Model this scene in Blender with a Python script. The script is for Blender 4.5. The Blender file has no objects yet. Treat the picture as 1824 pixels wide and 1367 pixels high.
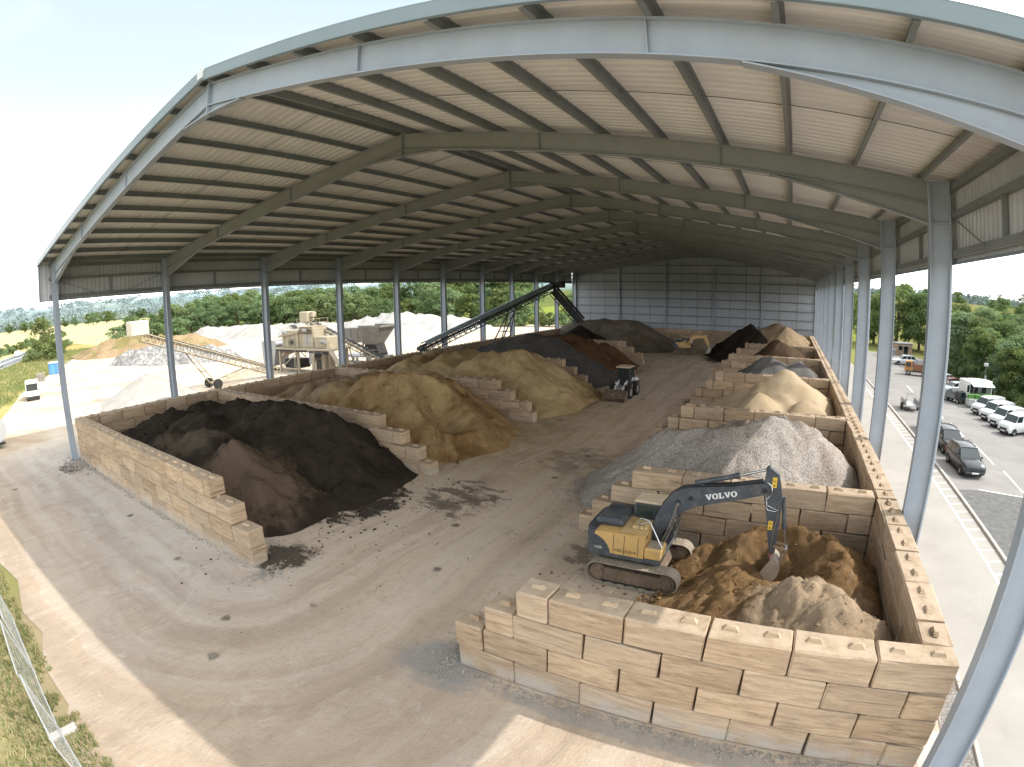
import bpy, bmesh, math, random
from math import sin, cos, pi, radians, hypot, sqrt, atan2
from mathutils import Vector, Matrix, noise
random.seed(11)
SC = bpy.context.scene
COL = SC.collection

# ------------------------------------------------------------------ materials
def _new(name):
    m = bpy.data.materials.new(name); m.use_nodes = True
    nt = m.node_tree; b = nt.nodes['Principled BSDF']
    b.inputs['Specular IOR Level'].default_value = 0.25
    return m, nt, b
def _ramp(nt, fac, stops):
    r = nt.nodes.new('ShaderNodeValToRGB'); e = r.color_ramp.elements
    while len(e) < len(stops): e.new(0.5)
    for k, (p, c) in enumerate(stops):
        e[k].position = p; e[k].color = (*c, 1) if len(c) == 3 else c
    nt.links.new(fac, r.inputs[0]); return r.outputs[0]
def _noise(nt, vec, scale, detail=6, rough=.6, dist=0):
    n = nt.nodes.new('ShaderNodeTexNoise'); n.inputs['Scale'].default_value = scale
    n.inputs['Detail'].default_value = detail; n.inputs['Roughness'].default_value = rough
    n.inputs['Distortion'].default_value = dist
    if vec is not None: nt.links.new(vec, n.inputs['Vector'])
    return n.outputs['Fac']
def _map(nt, vec, scale=(1, 1, 1), rot=(0, 0, 0), loc=(0, 0, 0)):
    m = nt.nodes.new('ShaderNodeMapping')
    m.inputs['Scale'].default_value = scale; m.inputs['Rotation'].default_value = rot; m.inputs['Location'].default_value = loc
    nt.links.new(vec, m.inputs['Vector']); return m.outputs[0]
def _coord(nt, which='Object'):
    return nt.nodes.new('ShaderNodeTexCoord').outputs[which]
def _pos(nt): return nt.nodes.new('ShaderNodeNewGeometry').outputs['Position']
def _mix(nt, fac, a, b, mode='MIX'):
    m = nt.nodes.new('ShaderNodeMix'); m.data_type = 'RGBA'; m.blend_type = mode
    for s, v in ((m.inputs[0], fac), (m.inputs[6], a), (m.inputs[7], b)):
        if isinstance(v, (int, float)): s.default_value = v
        elif isinstance(v, tuple): s.default_value = (*v, 1)
        else: nt.links.new(v, s)
    return m.outputs[2]
def _math(nt, op, a, b=None, clamp=False):
    m = nt.nodes.new('ShaderNodeMath'); m.operation = op; m.use_clamp = clamp
    for k, v in enumerate((a, b)):
        if v is None: continue
        if isinstance(v, (int, float)): m.inputs[k].default_value = v
        else: nt.links.new(v, m.inputs[k])
    return m.outputs[0]
def _range(nt, v, a, b, c=0, d=1):
    m = nt.nodes.new('ShaderNodeMapRange'); m.interpolation_type = 'SMOOTHSTEP'
    nt.links.new(v, m.inputs[0])
    for k, x in zip((1, 2, 3, 4), (a, b, c, d)): m.inputs[k].default_value = x
    return m.outputs[0]
def _bump(nt, b, h, strength=.4, dist=.05):
    n = nt.nodes.new('ShaderNodeBump'); n.inputs['Strength'].default_value = strength
    n.inputs['Distance'].default_value = dist
    nt.links.new(h, n.inputs['Height']); nt.links.new(n.outputs[0], b.inputs['Normal'])
def _random(nt):
    return nt.nodes.new('ShaderNodeObjectInfo').outputs['Random']

def paint(name, col, rough=.45, var=.12, scale=3, metal=0, spec=.4, dust=None, dust_amt=.35, bump=0, world=False):
    """painted or bare surface with patchy tone and dust"""
    m, nt, b = _new(name)
    v = _pos(nt) if world else _coord(nt)
    n = _noise(nt, v, scale, 8, .65)
    c = _ramp(nt, n, [(.3, tuple(x * (1 - var) for x in col)), (.7, tuple(min(1, x * (1 + var)) for x in col))])
    if dust:
        d = _range(nt, _noise(nt, v, scale * 1.7, 10, .7), .45, .75, 0, dust_amt)
        c = _mix(nt, d, c, dust)
    nt.links.new(c, b.inputs['Base Color'])
    b.inputs['Roughness'].default_value = rough; b.inputs['Metallic'].default_value = metal
    b.inputs['Specular IOR Level'].default_value = spec
    if bump: _bump(nt, b, _noise(nt, v, scale * 12, 6), bump, .02)
    return m
def glass(name, col=(.02, .025, .03)):
    m, nt, b = _new(name); b.inputs['Base Color'].default_value = (*col, 1)
    b.inputs['Roughness'].default_value = .06; b.inputs['Specular IOR Level'].default_value = .8
    return m

M = {}
STEEL = (.315, .36, .42)
M['steel'] = paint('steel_blue_grey', STEEL, .5, .1, .8, 0, .35, (.33, .32, .30), .3, world=True)
M['rafter'] = paint('rafter_shade_grey', (.235, .25, .25), .55, .1, .8, 0, .3, (.24, .23, .2), .35, world=True)  # inner rafters: steel colour darkened for the shade under the roof
M['steel_dark'] = paint('steel_dark_grey', (.12, .135, .14), .5, .12, 1.2, world=True)
M['purlin'] = paint('purlin_galvanised', (.185, .20, .20), .5, .15, .9, world=True)
M['trim'] = paint('verge_flashing_grey_green', (.20, .25, .28), .4, .08, .6, world=True)
def m_roof(name, c1, c2, sc=.12, ribs=0):
    m, nt, b = _new(name); p = _pos(nt)
    n = _noise(nt, _map(nt, p, (.35, 1, 1)), .5, 8, .65)
    c = _ramp(nt, n, [(.3, c1), (.7, c2)])
    st = _range(nt, _noise(nt, _map(nt, p, (.15, 6, 6)), 1.0, 4), .55, .8, 0, .25)
    c = _mix(nt, st, c, tuple(x * .6 for x in c1))
    nt.links.new(c, b.inputs['Base Color']); b.inputs['Roughness'].default_value = .6
    return m
M['roof'] = m_roof('roof_sheet_off_white', (.62, .61, .59), (.72, .71, .69))
M['clad'] = m_roof('wall_cladding_grey', (.40, .41, .42), (.50, .51, .52))
M['gable'] = m_roof('gable_cladding_pale', (.35, .385, .43), (.42, .455, .50))

def m_block():
    m, nt, b = _new('concrete_block_sandstone'); o = _coord(nt); r = _random(nt)
    off = nt.nodes.new('ShaderNodeCombineXYZ')
    nt.links.new(_math(nt, 'MULTIPLY', r, 91.7), off.inputs[0]); nt.links.new(_math(nt, 'MULTIPLY', r, 57.3), off.inputs[1])
    nt.links.new(_math(nt, 'MULTIPLY', r, 33.1), off.inputs[2])
    va = nt.nodes.new('ShaderNodeVectorMath'); nt.links.new(o, va.inputs[0]); nt.links.new(off.outputs[0], va.inputs[1])
    v = va.outputs[0]
    strata = _noise(nt, _map(nt, v, (.55, .55, 5.5)), 1.15, 7, .62, 1.6)
    c = _ramp(nt, strata, [(.27, (.155, .098, .055)), (.39, (.34, .235, .145)), (.54, (.455, .32, .20)), (.75, (.54, .41, .28))])
    fine = _noise(nt, _map(nt, v, (1, 1, 9)), 3.2, 8, .7, .8)
    c = _mix(nt, _range(nt, fine, .5, .68, 0, .65), c, (.20, .14, .09))
    wh = nt.nodes.new('ShaderNodeTexWhiteNoise'); wh.noise_dimensions = '1D'; nt.links.new(r, wh.inputs['W'])
    c = _mix(nt, _math(nt, 'MULTIPLY', wh.outputs['Value'], .35), c, _mix(nt, .75, c, (.41, .36, .30)))
    hs = nt.nodes.new('ShaderNodeHueSaturation'); nt.links.new(c, hs.inputs['Color'])
    nt.links.new(_range(nt, r, 0, 1, .84, 1.12), hs.inputs['Value']); hs.inputs['Saturation'].default_value = .92; c = hs.outputs[0]
    # dusty pale top faces, splashed grey foot
    g = nt.nodes.new('ShaderNodeNewGeometry'); s = nt.nodes.new('ShaderNodeSeparateXYZ'); nt.links.new(g.outputs['Normal'], s.inputs[0])
    top = _range(nt, s.outputs[2], .55, .9, 0, .72)
    dust = _ramp(nt, _noise(nt, v, 2.3, 9, .72), [(.36, (.26, .195, .135)), (.5, (.385, .31, .235)), (.72, (.47, .39, .31))])
    c = _mix(nt, top, c, dust)
    sp = nt.nodes.new('ShaderNodeSeparateXYZ'); nt.links.new(g.outputs['Position'], sp.inputs[0])
    foot = _math(nt, 'MULTIPLY', _range(nt, sp.outputs[2], .1, .62, .75, 0), _range(nt, _noise(nt, g.outputs['Position'], 1.1, 8, .7), .35, .6))
    c = _mix(nt, foot, c, (.40, .375, .345))
    nt.links.new(c, b.inputs['Base Color']); b.inputs['Roughness'].default_value = .92; b.inputs['Specular IOR Level'].default_value = .1
    h = _math(nt, 'ADD', strata, _math(nt, 'MULTIPLY', _noise(nt, v, 22, 8, .7), .6))
    _bump(nt, b, h, .55, .03); return m
M['block'] = m_block()

def m_pile(name, stops, scale=1.2, bump=.6, grain=26, dist=.06, gravel=0, dark=None, dark_amt=.6, top=None):
    m, nt, b = _new(name); p = _pos(nt)
    n = _noise(nt, p, scale, 10, .68, .4)
    c = _ramp(nt, n, stops)
    g = _noise(nt, p, grain, 6, .75)
    c = _mix(nt, _range(nt, g, .42, .66, 0, .4), c, _mix(nt, .55, c, (.02, .015, .01)))
    if dark:
        d = _range(nt, _noise(nt, _map(nt, p, (1, 1, .6)), scale * .45, 7, .7, .8), .5, .62, 0, dark_amt)
        c = _mix(nt, d, c, dark)
    if gravel:
        vo = nt.nodes.new('ShaderNodeTexVoronoi'); vo.inputs['Scale'].default_value = gravel; nt.links.new(p, vo.inputs['Vector'])
        sp = nt.nodes.new('ShaderNodeSeparateColor'); nt.links.new(vo.outputs['Color'], sp.inputs[0])
        c = _mix(nt, _range(nt, sp.outputs[0], 0, 1, 0, .55), c, _mix(nt, .5, c, (.62, .59, .55)))
        c = _mix(nt, _range(nt, vo.outputs['Distance'], .38, .8, 0, .5), c, (.13, .115, .10))
        h = _math(nt, 'SUBTRACT', 1, vo.outputs['Distance'])
        h = _math(nt, 'ADD', h, g)
    else:
        h = _math(nt, 'ADD', _math(nt, 'MULTIPLY', _noise(nt, p, grain * .25, 8, .7), 1.4), g)
    nt.links.new(c, b.inputs['Base Color']); b.inputs['Roughness'].default_value = .97; b.inputs['Specular IOR Level'].default_value = .05
    _bump(nt, b, h, bump, dist); return m

# ------------------------------------------------------------------ mesh builder
class MB:
    def __init__(s): s.v = []; s.f = []; s.sm = []; s.mi = []; s.cur = 0
    def add(s, vs, fs, smooth=False):
        o = len(s.v); s.v += [tuple(p) for p in vs]
        for f in fs: s.f.append(tuple(i + o for i in f)); s.sm.append(smooth); s.mi.append(s.cur)
        return s
    def box(s, x0, x1, y0, y1, z0, z1):
        return s.add([(x0, y0, z0), (x1, y0, z0), (x1, y1, z0), (x0, y1, z0), (x0, y0, z1), (x1, y0, z1), (x1, y1, z1), (x0, y1, z1)],
                     [(0, 3, 2, 1), (4, 5, 6, 7), (0, 1, 5, 4), (1, 2, 6, 5), (2, 3, 7, 6), (3, 0, 4, 7)])
    def cbox(s, x0, x1, y0, y1, z0, z1, c=.03):
        """box with chamfered edges"""
        xs, ys, zs = (x0, x1), (y0, y1), (z0, z1); V = []; idx = {}
        for i in (0, 1):
            for j in (0, 1):
                for k in (0, 1):
                    sx, sy, sz = (c, -c)[i], (c, -c)[j], (c, -c)[k]; x, y, z = xs[i], ys[j], zs[k]
                    idx[i, j, k] = len(V); V += [(x, y + sy, z + sz), (x + sx, y, z + sz), (x + sx, y + sy, z)]
        q = lambda i, j, k, a: idx[i, j, k] + a
        F = []
        for i in (0, 1):
            f = [q(i, 0, 0, 0), q(i, 1, 0, 0), q(i, 1, 1, 0), q(i, 0, 1, 0)]; F.append(f if i else f[::-1])
            f = [q(0, i, 0, 1), q(1, i, 0, 1), q(1, i, 1, 1), q(0, i, 1, 1)]; F.append(f[::-1] if i else f)
            f = [q(0, 0, i, 2), q(1, 0, i, 2), q(1, 1, i, 2), q(0, 1, i, 2)]; F.append(f if i else f[::-1])
        for a in (0, 1):
            for b_ in (0, 1):
                F.append([q(a, b_, 0, 0), q(a, b_, 1, 0), q(a, b_, 1, 1), q(a, b_, 0, 1)])
                F.append([q(a, 0, b_, 0), q(a, 1, b_, 0), q(a, 1, b_, 2), q(a, 0, b_, 2)])
                F.append([q(0, a, b_, 1), q(1, a, b_, 1), q(1, a, b_, 2), q(0, a, b_, 2)])
        for k in idx: F.append([idx[k], idx[k] + 1, idx[k] + 2])
        s.add(V, F); s.fix = True; return s
    def beam(s, p0, p1, w, h, up=(0, 0, 1)):
        p0, p1 = Vector(p0), Vector(p1); d = (p1 - p0).normalized(); u = Vector(up)
        r = d.cross(u)
        if r.length < 1e-4: r = d.cross(Vector((1, 0, 0)))
        r.normalize(); u = r.cross(d).normalized(); r *= w / 2; u *= h / 2
        return s.add([p0 - r - u, p0 + r - u, p0 + r + u, p0 - r + u, p1 - r - u, p1 + r - u, p1 + r + u, p1 - r + u],
                     [(0, 1, 2, 3), (7, 6, 5, 4), (0, 4, 5, 1), (1, 5, 6, 2), (2, 6, 7, 3), (3, 7, 4, 0)])
    def tube(s, pts, r, n=8, caps=True, r1=None):
        pts = [Vector(p) for p in pts]; o = len(s.v); N = len(pts); V = []; F = []
        prev = None
        for i, p in enumerate(pts):
            d = (pts[min(i + 1, N - 1)] - pts[max(i - 1, 0)]).normalized()
            if prev is None:
                a = d.cross(Vector((0, 0, 1)))
                if a.length < 1e-3: a = d.cross(Vector((1, 0, 0)))
            else: a = prev - d * prev.dot(d)
            a.normalize(); prev = a; b = d.cross(a)
            rr = r if r1 is None else r + (r1 - r) * i / (N - 1)
            for k in range(n): V.append(p + (a * cos(2 * pi * k / n) + b * sin(2 * pi * k / n)) * rr)
        for i in range(N - 1):
            for k in range(n): F.append((i * n + k, i * n + (k + 1) % n, (i + 1) * n + (k + 1) % n, (i + 1) * n + k))
        s.add(V, F, True)
        if caps: s.add(V[:n], [tuple(range(n))[::-1]]); s.add(V[-n:], [tuple(range(n))])
        return s
    def prism(s, poly, y0, y1, axis='y'):
        """polygon (a,b) extruded; axis y: (x,z) ; axis x: (y,z) ; axis z: (x,y)"""
        n = len(poly)
        def P(a, b, t): return (a, t, b) if axis == 'y' else ((t, a, b) if axis == 'x' else (a, b, t))
        V = [P(a, b, y0) for a, b in poly] + [P(a, b, y1) for a, b in poly]
        F = [tuple(range(n)), tuple(range(2 * n - 1, n - 1, -1))] + [(i, n + i, n + (i + 1) % n, (i + 1) % n) for i in range(n)]
        s.add(V, F); s.fix = True; return s
    def grid(s, P, nu, nv, smooth=True):
        return s.add(P, [(j * nu + i, j * nu + i + 1, (j + 1) * nu + i + 1, (j + 1) * nu + i) for j in range(nv - 1) for i in range(nu - 1)], smooth)
    def sphere(s, c, r, n=8, m=6, squash=(1, 1, 1)):
        V = []; F = []
        for j in range(m + 1):
            a = pi * j / m
            for i in range(n):
                t = 2 * pi * i / n
                V.append((c[0] + r * squash[0] * sin(a) * cos(t), c[1] + r * squash[1] * sin(a) * sin(t), c[2] + r * squash[2] * cos(a)))
        for j in range(m):
            for i in range(n): F.append((j * n + i, (j + 1) * n + i, (j + 1) * n + (i + 1) % n, j * n + (i + 1) % n))
        return s.add(V, F, True)
    def mesh(s, name):
        me = bpy.data.meshes.new(name); me.from_pydata(s.v, [], s.f)
        me.polygons.foreach_set('use_smooth', s.sm); me.polygons.foreach_set('material_index', s.mi)
        if getattr(s, 'fix', False):
            bm = bmesh.new(); bm.from_mesh(me); bmesh.ops.recalc_face_normals(bm, faces=bm.faces); bm.to_mesh(me); bm.free()
        me.update(); return me

def tag(o, label=None, cat=None, group=None, kind=None):
    for k, v in (('label', label), ('category', cat), ('group', group), ('kind', kind)):
        if v: o[k] = v
    return o
def link(name, me, mats, parent=None):
    if mats is not None:
        for m in (mats if isinstance(mats, (list, tuple)) else [mats]): me.materials.append(m)
    o = bpy.data.objects.new(name, me); COL.objects.link(o)
    if parent is not None: o.parent = parent
    return o
def part(name, mb, mats, parent=None, label=None):
    o = link(name, mb.mesh(name), mats, parent)
    if label: o['label'] = label
    return o
def thing(name, label, cat, loc=(0, 0, 0), rz=0, group=None):
    o = bpy.data.objects.new(name, None); COL.objects.link(o); o.empty_display_size = .3
    o.location = loc; o.rotation_euler = (0, 0, rz); return tag(o, label, cat, group)
def copy_tree(o, loc=None, rz=None, label=None, scale=None, parent=None):
    c = o.copy(); COL.objects.link(c)
    if parent is not None: c.parent = parent
    for ch in list(o.children): copy_tree(ch, parent=c)
    if loc is not None: c.location = loc
    if rz is not None: c.rotation_euler = (0, 0, rz)
    if scale is not None: c.scale = scale if isinstance(scale, tuple) else (scale,) * 3
    if label: c['label'] = label
    return c
def setmat(o, k, m):
    """own material on a copy (keeps the shared mesh)"""
    o.material_slots[k].link = 'OBJECT'; o.material_slots[k].material = m

# ------------------------------------------------------------------ camera, light, world
cam = bpy.data.cameras.new('camera'); co = bpy.data.objects.new('camera', cam); COL.objects.link(co); SC.camera = co
YAW, PIT, ROL = -.5145, -.1729, -.015
fw = Vector((sin(YAW) * cos(PIT), cos(YAW) * cos(PIT), sin(PIT))); rt = Vector((cos(YAW), -sin(YAW), 0)); up = rt.cross(fw)
R_ = rt * cos(ROL) + up * sin(ROL); U_ = -rt * sin(ROL) + up * cos(ROL)
mw = Matrix((( R_.x, U_.x, -fw.x), (R_.y, U_.y, -fw.y), (R_.z, U_.z, -fw.z))).to_4x4()
mw.translation = (-4.1664, -8.2765, 8.5522); co.matrix_world = mw
cam.sensor_width = 36; cam.lens = 18; cam.clip_start = .1; cam.clip_end = 12000
cam.type = 'PANO'; cam.panorama_type = 'FISHEYE_LENS_POLYNOMIAL'
cam.fisheye_fov = radians(190)
cam.fisheye_polynomial_k0 = 0; cam.fisheye_polynomial_k1 = -.052757084; cam.fisheye_polynomial_k2 = -5.3156e-05
cam.fisheye_polynomial_k3 = 2.88795e-06; cam.fisheye_polynomial_k4 = 1.05345e-07

SUN = Vector((-.95, -.335, -1.0)).normalized()
sl = bpy.data.lights.new('sun', 'SUN'); sl.energy = 5; sl.angle = radians(.5); sl.color = (1, .95, .87)
so = bpy.data.objects.new('sun', sl); COL.objects.link(so); so.rotation_euler = SUN.to_track_quat('-Z', 'Y').to_euler()
w = bpy.data.worlds.new('World'); SC.world = w; w.use_nodes = True; wt = w.node_tree
sky = wt.nodes.new('ShaderNodeTexSky'); sky.sky_type = 'NISHITA'; sky.sun_disc = False
sky.sun_elevation = math.asin(-SUN.z); sky.sun_rotation = atan2(-SUN.x, -SUN.y)
sky.air_density = 1.0; sky.dust_density = 1.6; sky.ozone_density = 1.2
# thin bright summer haze over the blue, whiter towards the horizon and the sun
wc = wt.nodes.new('ShaderNodeTexCoord').outputs['Generated']
wsp = wt.nodes.new('ShaderNodeSeparateXYZ'); wt.links.new(wc, wsp.inputs[0])
veil = _ramp(wt, wsp.outputs[2], [(0.0, (32.0, 32.3, 32.3)), (.14, (30.0, 30.5, 30.8)), (.22, (20.0, 20.6, 21.0)), (.30, (8.0, 8.8, 9.1)), (.38, (6.5, 7.5, 7.8)), (.5, (5.9, 7.1, 7.6)), (.75, (5.7, 6.9, 7.4))])
# bright aureole of haze round the sun
dt = wt.nodes.new('ShaderNodeVectorMath'); dt.operation = 'DOT_PRODUCT'; wt.links.new(wc, dt.inputs[0]); dt.inputs[1].default_value = tuple(-SUN)
glow = _range(wt, dt.outputs['Value'], .12, 1.0, 0, 1)
cl = _range(wt, _noise(wt, _map(wt, wc, (1, 1, 3.5)), 2.2, 8, .6, .4), .46, .76, 0, .5)
veil = _mix(wt, cl, veil, (8.6, 8.8, 8.8))
veil = _mix(wt, glow, veil, (25., 25., 24.5))
skyc = _mix(wt, .86, sky.outputs[0], veil)
bg = wt.nodes['Background']; bg.inputs[1].default_value = .15; wt.links.new(skyc, bg.inputs[0])
SC.view_settings.view_transform = 'Standard'; SC.view_settings.look = 'None'; SC.view_settings.exposure = 0
SC.render.engine = 'CYCLES'
cy = SC.cycles; cy.max_bounces = 10; cy.diffuse_bounces = 6; cy.glossy_bounces = 3; cy.transparent_max_bounces = 12; cy.use_denoising = True
cy.sample_clamp_indirect = 6
# ------------------------------------------------------------------ the storage shed
YF = [-.3, 7.5, 15.9, 23.8, 31.4, 39.1, 47.0, 54.3, 61.5, 68.6, 75.8]
XR0, XR1 = -.08, .56            # right columns: inner and outer flange
XL0, XL1 = -39.04, -39.68       # left columns
XA = -17.75; ZA = 14.84; ZE = 11.9; ZFB = 9.82
shed = thing('storage_shed', 'long open-fronted steel storage shed with pale ribbed roof and blue-grey portal frames', 'shed', (XA, YF[0], 0))
O_ = Vector(shed.location)
def sp(name, mb, mat, parent=None, label=None):
    if parent is None or parent is shed: mb.v = [(a - O_.x, b - O_.y, c) for a, b, c in mb.v]; return part(name, mb, mat, shed, label)
    mb.v = [(a - O_.x, b - O_.y, c) for a, b, c in mb.v]; return part(name, mb, mat, parent, label)
def icol(xi, xo, y, z0, z1, fl=.28):
    """I section column, web in the frame plane, with stiffeners"""
    m = MB(); t = .035; a, b = min(xi, xo), max(xi, xo)
    m.box(a, a + t, y - fl / 2, y + fl / 2, z0, z1); m.box(b - t, b, y - fl / 2, y + fl / 2, z0, z1)
    m.box(a + t, b - t, y - .012, y + .012, z0, z1 - .003)
    m.box(a + t, b - t, y - fl / 2 + .02, y + fl / 2 - .02, 10.72, 10.745)
    m.box(a + t, b - t, y - fl / 2 + .02, y + fl / 2 - .02, z1 - .04, z1 - .01)
    return m
for k, y in enumerate(YF):
    for xi, xo in ((XR0, XR1), (XL0, XL1)):
        c = sp('column', icol(xi, xo, y, .03, ZE), M['steel'])
        a, b = min(xi, xo), max(xi, xo)
        sp('base_plate', MB().box(a - .08, b + .08, y - .26, y + .26, .0, .028), M['steel_dark'], c)
RD = .6                          # rafter depth
def top(x):
    """underside of the purlins = top of rafter flange at x"""
    if x > XA: return ZA + (ZE - .02 - ZA) * (x - XA) / (XR0 - XA)
    return ZA + (ZE - .02 - ZA) * (XA - x) / (XA - XL0)
def bow(x, y):
    """the entrance frame is set out forward at the ridge"""
    return -.6 * max(0, 1 - abs(x - XA) / ((XR0 - XA) if x > XA else (XA - XL0))) if y < 0 else 0
def rafter(xe, y, side):
    RD = .68 if y < 0 else .66
    m = MB(); f = .115; t = .03; x0 = XA + .02 * side; x1 = xe
    pu = [(x0, top(x0)), (x1, top(x1))]; pl = [(x0, top(x0) - RD), (x1, top(x1) - RD)]
    def flange(a, b, w=f):
        m.prism([a, b, (b[0], b[1] - t), (a[0], a[1] - t)], y - w, y + w)
    flange(*pu); flange((pl[0][0], pl[0][1] + t), (pl[1][0], pl[1][1] + t))
    m.prism([(pu[0][0], pu[0][1] - t), (pu[1][0], pu[1][1] - t), (pl[1][0], pl[1][1] + t), (pl[0][0], pl[0][1] + t)], y - .011, y + .011)
    # apex haunch and end plate
    xh = XA + side * 1.6
    m.prism([(x0, pl[0][1] - .002), (xh, top(xh) - RD - .002), (x0, pl[0][1] - .22)], y - .010, y + .010)
    flange((x0, pl[0][1] - .22), (xh, top(xh) - RD - .004), f - .01)
    m.box(min(XA + .002 * side, x0), max(XA + .002 * side, x0), y - f - .02, y + f + .02, pl[0][1] - .30, pu[0][1] + .05)
    for q in range(5):
        zz = pl[0][1] - .2 + q * .2
        for yy in (y - .07, y + .07): m.tube([(x0, yy, zz), (x0 + side * .035, yy, zz)], .016, 6)
    # web stiffener lines
    for fx in (.33, .66):
        xs = x0 + (x1 - x0) * fx
        m.box(xs - .008, xs + .008, y - f + .02, y + f - .02, top(xs) - RD + t, top(xs) - t)
    m.v = [(a, b + bow(a, y), c) for a, b, c in m.v]
    return m
def haunch(xe, y, side):
    RD = .68 if y < 0 else .66
    m = MB(); f = .115; t = .03; L = 4.6; xh = xe - side * L
    a = (xe, top(xe) - RD - .002); b = (xh, top(xh) - RD - .002); c = (xe, 10.72)
    m.prism([a, b, c], y - .0105, y + .0105)
    m.prism([b, c, (c[0], c[1] - t), (b[0], b[1] - t)], y - f, y + f)
    m.v = [(p, q + bow(p, y), r) for p, q, r in m.v]
    return m
for k, y in enumerate(YF):
    for xe, side in ((XR0, 1), (XL0, -1)):
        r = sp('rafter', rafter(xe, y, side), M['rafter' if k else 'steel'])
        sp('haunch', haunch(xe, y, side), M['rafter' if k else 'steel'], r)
        sp('end_plate', MB().box(xe - .03 if side > 0 else xe + .002, xe - .002 if side > 0 else xe + .03, y - .14, y + .14, 10.66, ZE + .02), M['steel'], r)
# purlins
YV0, YV1 = YF[0] - .96, YF[-1] + .35
PD = .24
def zed(x, z, y0, y1, side, sl):
    """zed purlin running along y, upright on the slope"""
    m = MB(); t = .014; w = .10
    dx = sl * side
    m.box(x - t / 2, x + t / 2, y0, y1, z + t, z + PD - t)
    m.box(x - (w if side > 0 else t / 2), x + (t / 2 if side > 0 else w), y0, y1, z, z + t)
    m.box(x - (t / 2 if side > 0 else w), x + (w if side > 0 else t / 2), y0, y1, z + PD - t, z + PD)
    return m
PX = []
NR, NL = 10, 12
for i in range(NR): PX.append((XA + .32 + (17.75 - .55) * i / (NR - 1), 1))
for i in range(NL): PX.append((XA - .32 - (21.5 - .75) * i / (NL - 1), -1))
for x, side in PX:
    sp('purlin', zed(x, top(x) + .004, YV0 + .09, YV1 - .1, side, .16), M['purlin'])
# roof sheets: trapezoid ribs down the slope
def ribbed_roof(side):
    m = MB(); x0 = XA; x1 = XR1 + .35 if side > 0 else XL1 - .35
    prof = []; pitch = .333; y = YV0
    while y < YV1:
        prof += [(y, 0), (y + .2, 0), (y + .235, .038), (y + .298, .038)]; y += pitch
    prof.append((min(y, YV1), 0)); P = []
    for q in range(2):
        x = (x0, x1)[q]; z = top(x) + PD + .012
        P += [(x, yy, z + h) for yy, h in prof]
    m.grid(P, len(prof), 2, False); return m
for side in (1, -1): sp('roof_sheeting', ribbed_roof(side), M['roof'])
# translucent-looking lap lines and sag rods in mid bay
for k in range(10):
    ym = (YF[k] + YF[k + 1]) / 2
    for side in (1, -1):
        m = MB(); xs = [x for x, s_ in PX if s_ == side]
        for a, b in zip(xs, xs[1:]):
            m.tube([(a, ym, top(a) + .15), (b, ym + .05, top(b) + .15)], .012, 5, False)
        sp('sag_rod', m, M['steel_dark'])
# fly braces from purlins to the bottom flange
for k, y in enumerate(YF[:8]):
    for x, side in PX[2:NR - 1:3] + PX[NR + 2:-1:3]:
        sp('fly_brace', MB().beam((x, y + .62 + bow(x, y), top(x) + .08), (x, y + .08 + bow(x, y), top(x) - RD + .06), .05, .012), M['purlin'])
# verge, eaves and gutter
for yv in (YV0, YV1):
    for side, xe in ((1, XR1 + .42), (-1, XL1 - .42)):
        m = MB(); a = (XA, top(XA) + PD + .09); b = (xe, top(xe) + PD + .09)
        m.prism([a, b, (b[0], b[1] - .30), (a[0], a[1] - .30)], yv - .05, yv - .022)
        m.prism([a, b, (b[0], b[1] + .02), (a[0], a[1] + .02)], yv - .053, yv + .22)
        m.prism([(a[0], a[1] - .30), (b[0], b[1] - .30), (b[0], b[1] - .315), (a[0], a[1] - .315)], yv - .049, yv + .05)
        sp('verge_flashing', m, M['trim'])
sp('ridge_capping', MB().prism([(XA - .4, top(XA - .4) + PD + .062), (XA, ZA + PD + .062), (XA + .4, top(XA + .4) + PD + .062), (XA + .4, top(XA + .4) + PD + .075), (XA, ZA + PD + .08), (XA - .4, top(XA - .4) + PD + .075)], YV0 + .23, YV1 - .23), M['trim'])
sp('ridge_end_cap', MB().box(XA - .17, XA + .17, YV0 - .075, YV0 - .055, ZA + .06, ZA + PD + .13), paint('flashing_white', (.6, .63, .63), .4))
for xe, s_ in ((XR1 + .36, 1), (XL1 - .36, -1)):
    z = top(xe) + PD - .02
    sp('gutter', MB().box(min(xe, xe + .17 * s_), max(xe, xe + .17 * s_), YV0 + .02, YV1 - .02, z - .17, z), M['trim'])
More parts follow.
